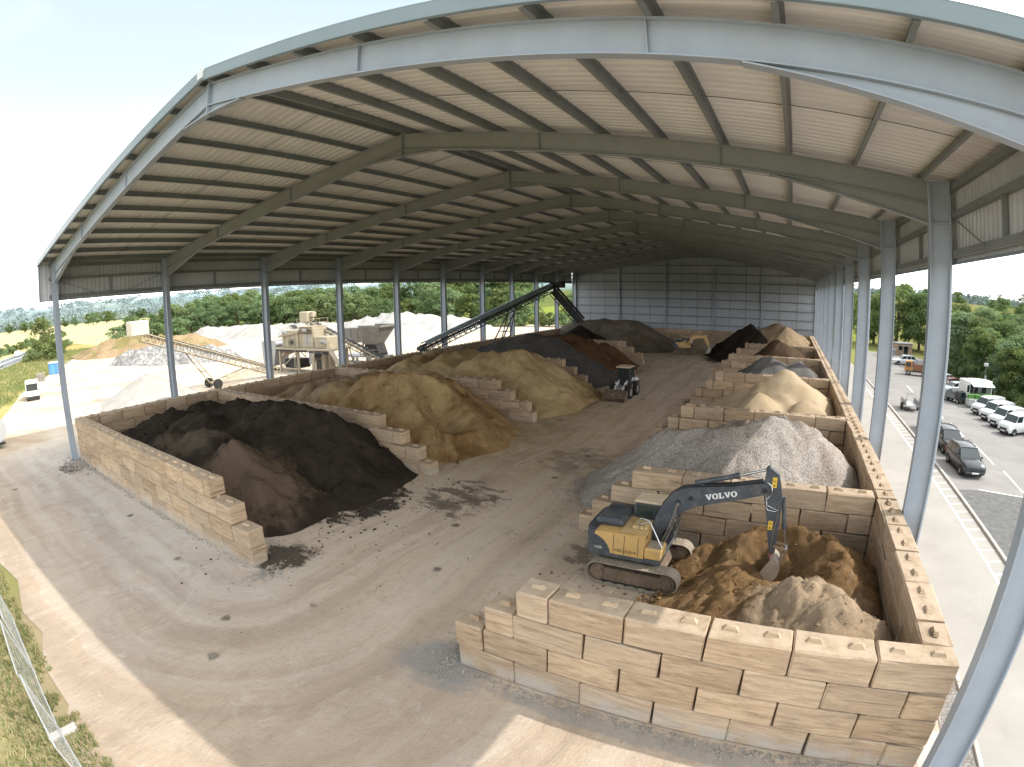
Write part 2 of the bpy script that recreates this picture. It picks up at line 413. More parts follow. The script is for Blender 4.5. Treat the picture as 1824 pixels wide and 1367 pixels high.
# side cladding above the openings
def ribs_y(x, y0, y1, z0, z1, d=.035, pitch=.3):
    m = MB(); prof = []; y = y0
    while y < y1 - .01:
        prof += [(y, 0), (y + .17, 0), (y + .2, d), (y + .27, d)]; y += pitch
    prof.append((y1, 0)); P = []
    for z in (z0, z1): P += [(x + h, yy, z) for yy, h in prof]
    m.grid(P, len(prof), 2, False); return m
for s_, xc in ((1, XR1 + .2), (-1, XL1 - .2)):
    sp('side_cladding', ribs_y(xc + .02 * s_, YV0 + .06, YV1 - .06, ZFB - .1, top(xc) + PD + .045, .035 * s_), M['clad'])
    for z, h in ((ZFB, .2), (10.9, .16), (11.66, .16)):
        sp('sheeting_rail', MB().box(min(xc - .17 * s_, xc), max(xc - .17 * s_, xc), YF[0] - .3, YF[-1] + .2, z, z + h), M['purlin'])
    sp('drip_trim', MB().box(min(xc + .07 * s_, xc - .02 * s_), max(xc + .07 * s_, xc - .02 * s_), YV0 + .05, YV1 - .05, ZFB - .16, ZFB - .101), M['trim'])
    for k in range(10):
        ym = (YF[k] + YF[k + 1]) / 2
        sp('mid_post', MB().box(min(xc - .13 * s_, xc - .01 * s_), max(xc - .13 * s_, xc - .01 * s_), ym - .04, ym + .04, ZFB + .202, 10.898), M['purlin'])
    for ya, yb in ((YF[0] + .35, YF[0] + 2.9), (YF[1] - .35, YF[1] - 2.9)): sp('wind_brace', MB().tube([(xc - .19 * s_, ya, 10.86), (xc - .19 * s_, yb, ZFB + .1)], .02, 6), M['purlin'])
    sp('corner_trim', MB().box(min(xc - .1 * s_, xc + .08 * s_), max(xc - .1 * s_, xc + .08 * s_), YV0 - .0, YV0 + .055, ZFB - .16, top(xc) + .16), M['trim'])
# downpipes behind the columns
for k in range(1, 10, 2):
    for s_, x in ((1, XR1 + .09), (-1, XL1 - .09)):
        sp('downpipe', MB().tube([(x, YF[k] + .22, .05), (x, YF[k] + .22, ZFB + .05)], .05, 8), M['steel'])
# back gable
YG = YF[-1] + .28
def gable_sheet():
    m = MB(); P0 = []; P1 = []; x = XL1 - .1
    prof = []
    while x < XR1:
        prof += [(x, 0), (x + .17, 0), (x + .2, -.035), (x + .27, -.035)]; x += .3
    for xx, h in prof: P0.append((xx, YG + h, 2.0)); P1.append((xx, YG + h, top(xx) + PD - .03))
    m.grid(P0 + P1, len(prof), 2, False); return m
sp('gable_cladding', gable_sheet(), M['gable'])
GX = [XL0 + (XR0 - XL0) * f for f in (.195, .395, .595, .79)]
for x in GX:
    sp('gable_post', MB().box(x - .13, x + .13, YG - .36, YG - .33, .05, top(x) - RD).box(x - .13, x + .13, YG - .09, YG - .06, .05, top(x) - RD).box(x - .012, x + .012, YG - .329, YG - .091, .05, top(x) - RD), M['steel'])
for i in range(9):
    z = 3.3 + i * 1.32
    xs = [x / 10 for x in range(int(XL0 * 10), int(XR0 * 10))]
    ok = [x for x in xs if top(x) - .1 > z + .2]
    if ok: sp('gable_rail', MB().box(ok[0], ok[-1], YG - .2, YG - .05, z, z + .16), M['purlin'])
ed = [XL0] + GX + [XR0]
for a, b in zip(ed, ed[1:]):
    for f in (.333, .667):
        x = a + (b - a) * f
        sp('gable_strut', MB().box(x - .035, x + .035, YG - .22, YG - .205, 2.3, top(x) - .1), M['purlin'])

# ------------------------------------------------------------------ interlocking block walls
CH = .65; BW = .68
_bm = {}
def block_mesh(L, studs):
    key = (round(L, 2), studs, random.randrange(4))
    if key not in _bm:
        m = MB(); g = .012
        m.cbox(g, L - g, 0, BW, .004, CH - .004, .035)
        if studs:
            n = max(1, round(L / .8))
            for i in range(n):
                x = L * (i + .5) / n; y = BW / 2; a = .16; b = .1
                z = CH - .006
                m.add([(x - a, y - .07, z), (x + a, y - .07, z), (x + a, y + .07, z), (x - a, y + .07, z), (x - b, y - .035, z + .085), (x + b, y - .035, z + .085), (x + b, y + .035, z + .085), (x - b, y + .035, z + .085)],
                      [(4, 5, 6, 7), (0, 1, 5, 4), (1, 2, 6, 5), (2, 3, 7, 6), (3, 0, 4, 7)])
        m.v = [(a + random.uniform(-.011, .011), b + random.uniform(-.011, .011), c + random.uniform(-.009, .009)) for a, b, c in m.v]
        for q in random.sample(range(24), 3): a, b, c = m.v[q]; m.v[q] = (a + (L / 2 - a) * .05 / L, b + (BW / 2 - b) * .12, c + (CH / 2 - c) * .12)
        me = m.mesh('concrete_block'); me.materials.append(M['block']); _bm[key] = me
    return _bm[key]
def block_wall(label, ox, oy, rz, courses, group=None, topstuds=True):
    """courses bottom to top: (start, end, first) along the wall's own x axis; width lies on its +y side"""
    t = thing('block_wall', label, 'wall', (ox, oy, 0), rz, group)
    for c, (s0, s1, first) in enumerate(courses):
        x = s0; L = first
        while x < s1 - .05:
            L = min(L, s1 - x)
            if 0 < s1 - x - L < .45: L = s1 - x
            over = courses[c + 1] if c + 1 < len(courses) else None
            st = over is None or x + L > over[1] + .1 or x < over[0] - .1
            o = link('concrete_block', block_mesh(L, st and topstuds), None, t)
            o.location = (x + random.uniform(-.004, .004), random.uniform(-.012, .012), c * CH)
            o.rotation_euler = (0, 0, random.uniform(-.004, .004))
            x += L; L = 1.6
    return t
G_ = 'interlocking concrete block bay walls'
def stepped(n0, n1, n2, n3, firsts=(1.6, .8, 1.6, .8)):
    return [(0, n0, firsts[0]), (0, n1, firsts[1]), (0, n2, firsts[2]), (0, n3, firsts[3])]
# right-hand bays: divider walls run from the side wall (x=-.12) towards -x ; rz=pi puts width on -y, so oy is the far face
def right_div(label, y, e3, e2, e1, e0, x0=-.12):
    return block_wall(label, x0, y + BW, pi, stepped(-x0 * 0 + (-e0 + x0), -e1 + x0, -e2 + x0, -e3 + x0, (.8, 1.6, .8, 1.6)), G_)
right_div('sandstone-coloured block wall across the front of the excavator bay', 0, -8.85, -9.65, -10.45, -10.4)
right_div('stepped block wall between the excavator and the grey gravel heap', 8.35, -8.98, -9.7, -10.4, -10.9, -.83)
right_div('stepped block wall between the gravel heap and the pale sand heap', 19.2, -9.55, -10.25, -10.95, -11.4, -.83)
right_div('stepped block wall between the pale sand and the small slate-grey heap', 32.0, -9.5, -10.2, -10.95, -11.4, -.83)
right_div('stepped block wall between the slate-grey heap and the dark brown cone', 44.4, -9.9, -10.6, -11.4, -11.8, -.83)
right_div('far stepped block wall behind the dark brown cone of soil', 57.0, -9.3, -10.3, -11, -11.4, -.83)
# left-hand bays: from the side wall (x=-38.3) towards +x
XLW = -38.3
def left_div(label, y, e3, e2, e1, e0, x0=XLW):
    return block_wall(label, x0, y, 0, stepped(e0 - x0, e1 - x0, e2 - x0, e3 - x0, (.8, 1.6, .8, 1.6)), G_)
left_div('long block wall closing the front of the black compost bay', 0, -20.9, -19.62, -18.72, -18.66, -38.98)
left_div('stepped block wall between the black compost and the ochre sand', 10.45, -22.4, -20.9, -19.9, -19.2)
left_div('stepped block wall between the ochre sand and the yellow sand', 21.9, -22.4, -21.3, -20.1, -19.7)
left_div('stepped block wall between the yellow sand and the charcoal grit', 33.6, -22.8, -21.7, -20.7, -20.3)
left_div('stepped block wall between the rust-brown heap and the rear bay', 51.6, -22.9, -21.9, -20.8, -20.6)
# side walls, one per bay (rz=+90: wall x -> world y, width to -x)
def side(label, xface, y0, y1):
    L = y1 - y0
    return block_wall(label, xface, y0, pi / 2, stepped(L, L, L, L, (1.6, .8, 1.6, .8)), G_)
RB = [(.70, 8.34, 'excavator bay'), (8.36, 19.19, 'gravel bay'), (19.21, 31.99, 'pale sand bay'), (32.01, 44.39, 'slate-grey bay'), (44.41, 56.99, 'dark brown cone bay'), (57.01, 75.2, 'rear tan heap bay')]
for y0, y1, n in RB: side('block wall topped with studs along the road side of the ' + n, -.12, y0, y1)
LB = [(.70, 10.44, 'black compost bay'), (10.46, 21.89, 'ochre sand bay'), (21.91, 33.59, 'yellow sand bay'), (33.61, 51.59, 'charcoal and rust heaps'), (51.61, 75.2, 'rear conveyor bay')]
for y0, y1, n in LB: side('block wall along the quarry-yard side of the ' + n, XLW, y0, y1)
block_wall('long block wall under the back gable of the shed', -38.9, 75.25, 0, stepped(38.7, 38.7, 38.7, 38.7), G_, False)
# ------------------------------------------------------------------ terrain, yard, road
def sstep(a, b, x):
    t = max(0., min(1., (x - a) / (b - a))); return t * t * (3 - 2 * t)
def fbm(x, y, z=0, o=5): return noise.fractal(Vector((x, y, z)), .9, 2.1, o)
def terrain_h(x, y):
    d = hypot(x + 10, y - 20); a = atan2(x + 10, y - 20)      # a: 0 = straight ahead, + right
    h = 0
    left = sstep(-.15, -.7, a); right = sstep(.02, .3, a) * sstep(2.2, 1.4, a); mid = 1 - left - right if left + right < 1 else 0
    h += left * (sstep(900, 2600, d) * (62 + 30 * fbm(x / 700, y / 700)) + 3 * sstep(250, 900, d) * fbm(x / 220, y / 220, 3))
    h += max(0, mid) * (sstep(150, 600, d) * (13 + 5 * fbm(x / 260, y / 260)) + sstep(900, 2400, d) * 40)
    h += right * (sstep(60, 300, d) * (8.5 + 2.5 * fbm(x / 120, y / 120)) + sstep(400, 2400, d) * 30)
    return h
RA = Vector((-110., -6.)); RB_ = Vector((-188., 27.)); RD_ = (RB_ - RA).normalized(); RN = Vector((-RD_.y, RD_.x))
def road_d(x, y): return (Vector((x, y)) - RA).dot(RN)
def m_terrain():
    m, nt, b = _new('grassland_and_fields'); at = nt.nodes.new('ShaderNodeAttribute'); at.attribute_name = 'tint'
    p = _pos(nt)
    n = _noise(nt, p, .35, 10, .7); n2 = _noise(nt, p, .02, 6, .6)
    c = _mix(nt, _range(nt, n, .35, .7, 0, .55), at.outputs['Color'], _mix(nt, .5, at.outputs['Color'], (.03, .05, .012)))
    c = _mix(nt, _range(nt, n2, .45, .65, 0, .35), c, _mix(nt, .5, c, (.30, .25, .10)))
    nt.links.new(c, b.inputs['Base Color']); b.inputs['Roughness'].default_value = 1; b.inputs['Specular IOR Level'].default_value = 0
    _bump(nt, b, n, .5, .4); return m
def tint(x, y, z):
    d = hypot(x + 10, y - 20); a = atan2(x + 10, y - 20)
    grass = (.12, .165, .04)
    if y < -5 and -45 < x < 1.3: c = (.33, .265, .165) if fbm(x / 2, y / 2, 4) > -.2 else (.23, .22, .09)
    elif x > 16: c = (.17, .16, .065) if fbm(x / 60, y / 60, 9) > -.15 else (.12, .15, .05)
    elif -30 < road_d(x, y) < 2 and x < -25 and y < 40: c = (.40, .32, .135) if fbm(x / 9, y / 9, 4) > -.25 else (.17, .20, .06)
    elif x < -120:
        rd = road_d(x, y)
        if rd < -30: c = (.12, .14, .05)
        elif d < 1500 and (d < 420 or fbm(x / 500, y / 500, 2) > -.4): c = (.53, .475, .26) if d < 750 else (.36, .34, .20)
        else: c = (.10, .14, .05)
        if d > 700:
            q = fbm(x / 260, y / 200, 7)
            c = (.055, .085, .05) if q > -.05 else ((.26, .235, .14) if q < -.35 else (.12, .16, .08))
    elif y > 110: c = (.20, .245, .055) if fbm(x / 130, y / 130, 5) > -.2 else (.12, .17, .045)
    else: c = (.21, .21, .07)
    hz = sstep(400, 2600, d); c = tuple(k * (1 - .8 * hz) + q * .8 * hz for k, q in zip(c, (.36, .46, .53)))  # aerial haze blended into the ground colour with distance
    return c
mb = MB(); N = 190
def warp(t, c): return c + math.copysign(abs(t) ** 3.2 * 3600 + abs(t) * 160, t)
xs = [warp(-1 + 2 * i / (N - 1), -40) for i in range(N)]; ys = [warp(-1 + 2 * i / (N - 1), 30) for i in range(N)]
P = [(x, y, terrain_h(x, y) - .03) for y in ys for x in xs]
mb.grid(P, N, N); me = mb.mesh('terrain')
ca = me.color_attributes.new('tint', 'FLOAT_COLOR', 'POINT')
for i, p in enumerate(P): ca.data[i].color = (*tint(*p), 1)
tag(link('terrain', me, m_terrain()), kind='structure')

def m_yard():
    m, nt, b = _new('trodden_sandy_ground'); p = _pos(nt)
    s = nt.nodes.new('ShaderNodeSeparateXYZ'); nt.links.new(p, s.inputs[0]); X, Y = s.outputs[0], s.outputs[1]
    big = _noise(nt, p, .16, 9, .66, .4); mid = _noise(nt, p, .75, 10, .7, .3); fine = _noise(nt, p, 7, 10, .75)
    # distance outwards from the left row of bays gives the tyre-track direction
    qx = _math(nt, 'MAXIMUM', _math(nt, 'ADD', X, 19.0), 0); qy = _math(nt, 'MAXIMUM', _math(nt, 'MULTIPLY', Y, -1), 0)
    d = _math(nt, 'SQRT', _math(nt, 'ADD', _math(nt, 'MULTIPLY', qx, qx), _math(nt, 'MULTIPLY', qy, qy)))
    wob = _math(nt, 'MULTIPLY', _noise(nt, p, .12, 3), 2.2)
    cv = nt.nodes.new('ShaderNodeCombineXYZ'); nt.links.new(_math(nt, 'ADD', d, wob), cv.inputs[0])
    nt.links.new(_math(nt, 'MULTIPLY', _math(nt, 'SUBTRACT', X, Y), .045), cv.inputs[1])
    trk = _noise(nt, cv.outputs[0], 2.6, 8, .68)
    cv2 = nt.nodes.new('ShaderNodeCombineXYZ'); nt.links.new(_math(nt, 'ADD', X, _math(nt, 'MULTIPLY', wob, 1.3)), cv2.inputs[0])
    nt.links.new(_math(nt, 'MULTIPLY', Y, .09), cv2.inputs[1])
    trk2 = _noise(nt, cv2.outputs[0], 2.4, 8, .68)
    tk = _mix(nt, _range(nt, Y, -7, 3), trk2, trk)
    tk = _math(nt, 'ADD', _math(nt, 'MULTIPLY', tk, .62), _math(nt, 'MULTIPLY', _noise(nt, p, 1.9, 9, .72), .38))
    # tread bars pressed into a few wheel ruts
    wv = nt.nodes.new('ShaderNodeTexWave'); wv.inputs['Scale'].default_value = 1.0; wv.inputs['Distortion'].default_value = 1.2; wv.inputs['Detail Scale'].default_value = 3
    nt.links.new(_map(nt, p, (3.6, -3.6, 0), (0, 0, .3)), wv.inputs['Vector'])
    rut = _noise(nt, cv.outputs[0], .95, 2, .4)
    tread = _math(nt, 'MULTIPLY', _math(nt, 'MULTIPLY', _range(nt, rut, .50, .53), _range(nt, rut, .57, .54)), _range(nt, _noise(nt, p, .5, 5, .6), .45, .6))
    tread = _math(nt, 'MULTIPLY', tread, wv.outputs['Fac'])
    out = (.375, .296, .23); shed_c = (.60, .49, .385)  # light balance put into the colour: paler floor indoors, darker forecourt
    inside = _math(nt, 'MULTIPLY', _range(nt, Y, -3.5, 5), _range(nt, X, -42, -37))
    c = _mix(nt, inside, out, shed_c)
    c = _mix(nt, _range(nt, big, .35, .65, 0, .6), c, _mix(nt, .6, c, (.50, .40, .30)))
    # greyer compacted strip along the front of the left wall
    gl = _math(nt, 'MULTIPLY', _range(nt, Y, -6.5, -1.0), _range(nt, Y, 3, 0)); gl = _math(nt, 'MULTIPLY', gl, _range(nt, X, -14, -22))
    c = _mix(nt, _math(nt, 'MULTIPLY', gl, _range(nt, mid, .3, .62, .3, .95)), c, (.46, .425, .395))
    # yellow and rust spill in front of the sand bays
    ys = _math(nt, 'MULTIPLY', _range(nt, Y, 9, 16), _range(nt, Y, 36, 26)); ys = _math(nt, 'MULTIPLY', ys, _range(nt, X, -11, -18))
    c = _mix(nt, _math(nt, 'MULTIPLY', ys, _range(nt, mid, .32, .6, .1, .8)), c, (.40, .30, .16))
    dk = _math(nt, 'MULTIPLY', _range(nt, Y, 42, 58), _range(nt, mid, .35, .65, .0, .55)); c = _mix(nt, dk, c, (.26, .215, .175))
    c = _mix(nt, _range(nt, tk, .52, .64, 0, .5), c, _mix(nt, .6, c, (.64, .57, .49)))
    c = _mix(nt, _range(nt, tk, .485, .36, 0, .6), c, _mix(nt, .62, c, (.23, .175, .125)))
    c = _mix(nt, _math(nt, 'MULTIPLY', tread, .14), c, (.20, .155, .115))
    c = _mix(nt, _range(nt, rut, .50, .60, 0, .34), c, _mix(nt, .6, c, (.60, .55, .49)))
    c = _mix(nt, _range(nt, rut, .47, .38, 0, .36), c, _mix(nt, .6, c, (.22, .175, .135)))
    pat = _noise(nt, _map(nt, p, (1, 1, 1), (0, 0, 1.1)), .42, 10, .74, .6)
    c = _mix(nt, _range(nt, pat, .53, .62, 0, .42), c, _mix(nt, .55, c, (.25, .195, .145)))
    c = _mix(nt, _range(nt, pat, .44, .34, 0, .4), c, _mix(nt, .6, c, (.62, .58, .53)))
    # dark compost trodden out of the black bay
    def blot(cx, cy, rx, ry, col, amt, nz, lo, hi):
        v = nt.nodes.new('ShaderNodeVectorMath'); v.operation = 'LENGTH'
        nt.links.new(_map(nt, p, (1 / rx, 1 / ry, 0), (0, 0, 0), (-cx / rx, -cy / ry, 0)), v.inputs[0])
        f = _math(nt, 'ADD', _range(nt, v.outputs[1 if len(v.outputs) > 1 else 0], 1.0, .1, -.34, .2), nz)
        return _math(nt, 'MULTIPLY', _range(nt, f, lo, hi), amt), col
    sm = _noise(nt, _map(nt, p, (1, 1.7, 1), (0, 0, .6)), .95, 9, .7, .5)
    for a in ((-19.6, 6.5, 3.4, 5.5, (.028, .023, .019), .93, sm, .5, .62), (-16.5, 9, 5, 6, (.06, .048, .04), .7, sm, .60, .72), (-9.5, 7.0, 3.0, 3.5, (.07, .055, .045), .6, sm, .58, .70), (-14, 16, 5, 7, (.10, .08, .06), .45, sm, .6, .72),
              (-18.5, 1.2, 2, 2.6, (.03, .025, .02), .85, sm, .45, .6), (-11, 33, 2.4, 3, (.05, .04, .03), .7, sm, .48, .6), (-12, 61, 6, 8, (.025, .02, .018), .9, sm, .42, .58),
              (-37.5, -1.2, 2.2, 1.2, (.06, .05, .045), .8, sm, .45, .6), (-20.5, 14, 2.5, 4, (.16, .10, .05), .6, sm, .45, .62), (-11.5, 13, 3, 4, (.33, .31, .29), .75, sm, .42, .58),
              (-10.7, -.2, 2.3, 1.5, (.25, .245, .245), .8, sm, .28, .62), (-5, 5, 4, 4.5, (.22, .14, .075), .8, sm, .3, .5), (-6, -.45, 7, .5, (.27, .255, .24), .7, sm, .4, .58)):
        f, col = blot(*a); c = _mix(nt, f, c, col)
    # pale scuffs and dark drips dragged along the tracks
    cv3 = nt.nodes.new('ShaderNodeCombineXYZ'); nt.links.new(_math(nt, 'ADD', d, wob), cv3.inputs[0]); nt.links.new(_math(nt, 'MULTIPLY', _math(nt, 'SUBTRACT', X, Y), .22), cv3.inputs[1])
    sc1 = _noise(nt, cv3.outputs[0], 1.7, 6, .7); c = _mix(nt, _range(nt, sc1, .64, .72, 0, .55), c, (.66, .61, .56))
    c = _mix(nt, _range(nt, sc1, .345, .28, 0, .6), c, (.12, .095, .075))
    # stray clods
    vo = nt.nodes.new('ShaderNodeTexVoronoi'); vo.inputs['Scale'].default_value = .7; vo.inputs['Randomness'].default_value = 1
    nt.links.new(_mix(nt, .05, p, _noise(nt, p, 3, 4)), vo.inputs['Vector'])
    sc = nt.nodes.new('ShaderNodeSeparateColor'); nt.links.new(vo.outputs['Color'], sc.inputs[0])
    spot = _math(nt, 'MULTIPLY', _range(nt, _math(nt, 'ADD', vo.outputs['Distance'], _math(nt, 'MULTIPLY', fine, .22)), .26, .17), _math(nt, 'GREATER_THAN', sc.outputs[0], .66))
    c = _mix(nt, _math(nt, 'MULTIPLY', spot, .75), c, (.07, .055, .042))
    c = _mix(nt, _range(nt, fine, .5, .75, 0, .4), c, _mix(nt, .5, c, (.16, .13, .10)))
    c = _mix(nt, _range(nt, mid, .6, .78, 0, .45), c, (.60, .57, .53))
    # bleached chalky quarry yard west of the shed
    wq = _range(nt, X, -41, -48); c = _mix(nt, wq, c, _ramp(nt, big, [(.35, (.42, .315, .225)), (.5, (.52, .435, .345)), (.65, (.60, .53, .45))]))
    nt.links.new(c, b.inputs['Base Color']); b.inputs['Roughness'].default_value = .97; b.inputs['Specular IOR Level'].default_value = .05
    h = _math(nt, 'ADD', _math(nt, 'MULTIPLY', tk, 1.2), _math(nt, 'ADD', mid, _math(nt, 'MULTIPLY', fine, .5)))
    _bump(nt, b, h, .7, .12); return m
def sheet(name, poly, z, mat, kind='structure'):
    m = MB(); m.add([(x, y, z) for x, y in poly], [tuple(range(len(poly)))]); o = part(name, m, mat); return tag(o, kind=kind)
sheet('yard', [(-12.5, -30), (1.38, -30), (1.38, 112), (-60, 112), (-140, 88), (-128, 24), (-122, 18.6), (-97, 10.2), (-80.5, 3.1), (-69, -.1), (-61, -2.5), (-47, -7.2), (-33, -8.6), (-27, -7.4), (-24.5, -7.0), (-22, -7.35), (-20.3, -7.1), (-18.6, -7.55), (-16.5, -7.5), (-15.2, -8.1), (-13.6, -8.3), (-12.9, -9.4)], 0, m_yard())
ASPH = paint('bleached_asphalt', (.225, .215, .207), .9, .14, .35, 0, .15, (.30, .285, .265), .5, .3, world=True)
ROADM = paint('pale_concrete_road', (.31, .295, .275), .9, .12, .3, 0, .15, (.25, .23, .205), .45, .3, world=True)
KERB = paint('kerb_concrete', (.42, .40, .37), .9, .15, 2, 0, .1, world=True)
LINE = paint('road_line_paint', (.74, .73, .70), .8, .12, 4, 0, .15, (.45, .43, .40), .6, world=True)
sheet('access_road', [(1.38, -40), (4.95, -40), (4.95, 74), (9.5, 110), (5.5, 114), (1.38, 80)], .004, ROADM)
sheet('car_park', [(5.15, -40), (17.4, -40), (17.4, 58), (19, 74), (14, 92), (9.5, 92), (5.15, 60)], .005, ASPH)
sheet('dark_asphalt_patch', [(5.16, -6), (8.9, -6), (9.3, 17.2), (6.4, 17.9), (5.16, 17.7)], .009, paint('dark_asphalt', (.12, .12, .12), .9, .25, 2.5, 0, .15, (.25, .24, .22), .5, .5, world=True))
kb = MB(); y = -40
while y < 60: kb.cbox(4.96, 5.13, y, y + .98, -.05, .11, .02); y += 1.0
tag(part('kerb', kb, KERB), kind='structure')
kb = MB(); y = -30
while y < 40: kb.cbox(1.34, 1.46, y, y + .98, -.05, .06, .015); y += 1.0
tag(part('kerb', kb, KERB), kind='structure')
ln = MB()
def strip(x0, y0, x1, y1, w, z=.0085):
    d = Vector((x1 - x0, y1 - y0)).normalized(); n = Vector((-d.y, d.x)) * w / 2
    ln.add([(x0 - n.x, y0 - n.y, z), (x1 - n.x, y1 - n.y, z), (x1 + n.x, y1 + n.y, z), (x0 + n.x, y0 + n.y, z)], [(0, 1, 2, 3)])
strip(4.2, 2, 4.2, 46, .10)
y = 9.
while y < 40: strip(4.27, y, 4.85, y + .12, .09, .0082); y += .95
for a, b_ in ((10, 16), (18, 21.5), (22.6, 27.5), (29, 33), (34.5, 38), (40, 44), (46, 50)): strip(9.0, a, 9.2, b_, .11)
for k in range(0): strip(11.9, 27.2 + k * 2.45, 16.8, 28.3 + k * 2.45, .09)
strip(9.05, 17.2, 6.4, 17.95, .10, .0121)
tag(part('road_markings', ln, LINE), kind='structure')
sheet('gravel_strip', [(.62, -2.5), (1.33, -2.5), (1.33, 6.4), (.62, 6.4)], .006, m_pile('kerbside_gravel', [(.3, (.16, .15, .145)), (.7, (.32, .30, .29))], 2, .8, 30, .04, 22))
sheet('concrete_apron', [(-.05, -2.2), (.61, -2.2), (.61, 1.2), (-.05, 1.2)], .007, KERB)
# dual carriageway
def along(s, o, z): q = RA + RD_ * s + RN * o; return (q.x, q.y, z)
DC = MB(); DC.add([along(-60, -4.5, .05), along(98, -4.5, .05), along(98, 4.5, .05), along(-60, 4.5, .05)], [(0, 1, 2, 3)])
tag(part('dual_carriageway', DC, paint('motorway_asphalt', (.17, .175, .185), .85, .08, .2, 0, .15, world=True)), kind='structure')
dl = MB()
for o in (-4.1, 4.1, .25, -.25): dl.add([along(-60, o - .1, .056), along(97, o - .1, .056), along(97, o + .1, .056), along(-60, o + .1, .056)], [(0, 1, 2, 3)])
tag(part('carriageway_markings', dl, LINE), kind='structure')
# ------------------------------------------------------------------ heaps
def smax(a, b, k):
    h = max(k - abs(a - b), 0) / k
    return max(a, b) + h * h * k * .25
def heap(name, label, x0, x1, y0, y1, cones, mat, res=.22, rough=.18, fine=.05, k=.35, seed=0, cuts=(), group='heaps of loose material', foot=.0, zmin=-.03, ridged=0):
    """cones: (x, y, height, slope[, ridge end x, ridge end y, end height]); cuts: (x, y, z, slope) scooped hollows"""
    nx, ny = max(4, int((x1 - x0) / res)), max(4, int((y1 - y0) / res)); P = []
    for j in range(ny + 1):
        y = y0 + (y1 - y0) * j / ny
        for i in range(nx + 1):
            x = x0 + (x1 - x0) * i / nx
            wx = x + .45 * noise.noise(Vector((x * .5, y * .5, seed + 5.3))); wy = y + .45 * noise.noise(Vector((x * .5, y * .5, seed + 9.1)))
            h = -9
            for c in cones:
                cx, cy_, cz, sl = c[:4]; t = 0
                if len(c) > 4:
                    ex, ey, ez = c[4:7]; vx, vy = ex - cx, ey - cy_
                    t = max(0, min(1, ((wx - cx) * vx + (wy - cy_) * vy) / (vx * vx + vy * vy))); cz = cz + (ez - cz) * t
                    cx, cy_ = cx + vx * t, cy_ + vy * t
                dd = hypot(wx - cx, wy - cy_)
                v = cz - sl * (sqrt(dd * dd + .12) - .346)
                h = smax(h, v, k) if h > -8 else v
            for cx, cy_, cz, sl in cuts:
                v = cz + sl * hypot(wx - cx, wy - cy_); h = -smax(-h, -v, .12)
            am = sstep(-.1, .8, h)
            h += am * rough * noise.fractal(Vector((x * .8, y * .8, seed)), 1, 2, 4)
            if ridged: h -= am * ridged * (1 - abs(noise.noise(Vector((x * 1.3, y * 1.3, seed + 2))))) ** 3
            h += (.25 + .75 * am) * fine * (noise.fractal(Vector((x * 3.2, y * 3.2, seed)), .55, 2.2, 5) + .6 * abs(noise.noise(Vector((x * 6.5, y * 6.5, seed + 4)))) )
            P.append((x, y, h))
    m = MB(); n = nx + 1
    F = []
    for j in range(ny):
        for i in range(nx):
            q = (j * n + i, j * n + i + 1, (j + 1) * n + i + 1, (j + 1) * n + i)
            if max(P[a][2] for a in q) > zmin: F.append(q)
    used = {}; V = []
    cx, cy_ = (x0 + x1) / 2, (y0 + y1) / 2
    def u(a):
        if a not in used: used[a] = len(V); p = P[a]; V.append((p[0] - cx, p[1] - cy_, max(p[2], -.15)))
        return used[a]
    m.add([], []); FF = [tuple(u(a) for a in q) for q in F]; m.add(V, FF, True)
    o = part(name, m, mat); o.location = (cx, cy_, 0); return tag(o, label, 'heap', group)

compost = m_pile('black_compost', [(.3, (.023, .018, .014)), (.6, (.046, .037, .030)), (.8, (.080, .064, .052))], .9, .6, 26, .05)
# brown dusting on the near nose of the compost is part of the material
def brown_dust(m, cx, cy_, r, col, amt=.85):
    nt = m.node_tree; b = nt.nodes['Principled BSDF']; l = b.inputs['Base Color'].links[0]; src = l.from_socket
    p = _pos(nt); v = nt.nodes.new('ShaderNodeVectorMath'); v.operation = 'LENGTH'
    nt.links.new(_map(nt, p, (1 / r, 1 / r, 0), (0, 0, 0), (-cx / r, -cy_ / r, 0)), v.inputs[0])
    f = _math(nt, 'ADD', _range(nt, v.outputs[1], 1.25, .3, 0, .8), _range(nt, _noise(nt, p, .9, 10, .75), .3, .7, -.32, .3))
    nt.links.new(_mix(nt, _range(nt, f, .18, .72, 0, amt), src, col), b.inputs['Base Color'])
brown_dust(compost, -22.6, 3.0, 2.9, (.125, .088, .062), .8); brown_dust(compost, -27.5, 2.9, 2.2, (.092, .074, .054), .75)
heap('compost_heap', 'large black compost heap with a brown dusted nose, in the front left bay', -38.25, -18.6, .72, 10.4,
     [(-31.5, 7.6, 3.0, .55, -26, 7.9, 3.45), (-26, 7.9, 3.45, .78, -24.2, 8.2, 3.2), (-34.5, 5.0, 2.75, .42), (-35.5, 8.2, 2.5, .4), (-30.5, 4.6, 3.0, .5), (-27, 3.3, 3.0, .62), (-23.9, 3.0, 3.0, .88, -23.4, 3.5, 2.9), (-29.2, 2.5, 2.7, .5)],
     compost, .11, .24, .09, .34, 1.7, cuts=((-21.4, 5.9, .15, .75),), ridged=.12)
ochre = m_pile('ochre_sand', [(.3, (.19, .115, .052)), (.5, (.33, .215, .105)), (.72, (.47, .345, .19))], .55, .45, 22, .04, dark=(.15, .078, .032), dark_amt=.85)
brown_dust(ochre, -32.5, 16, 4.6, (.34, .265, .18), .85); brown_dust(ochre, -24.4, 16.4, 2.4, (.50, .375, .205), .45)
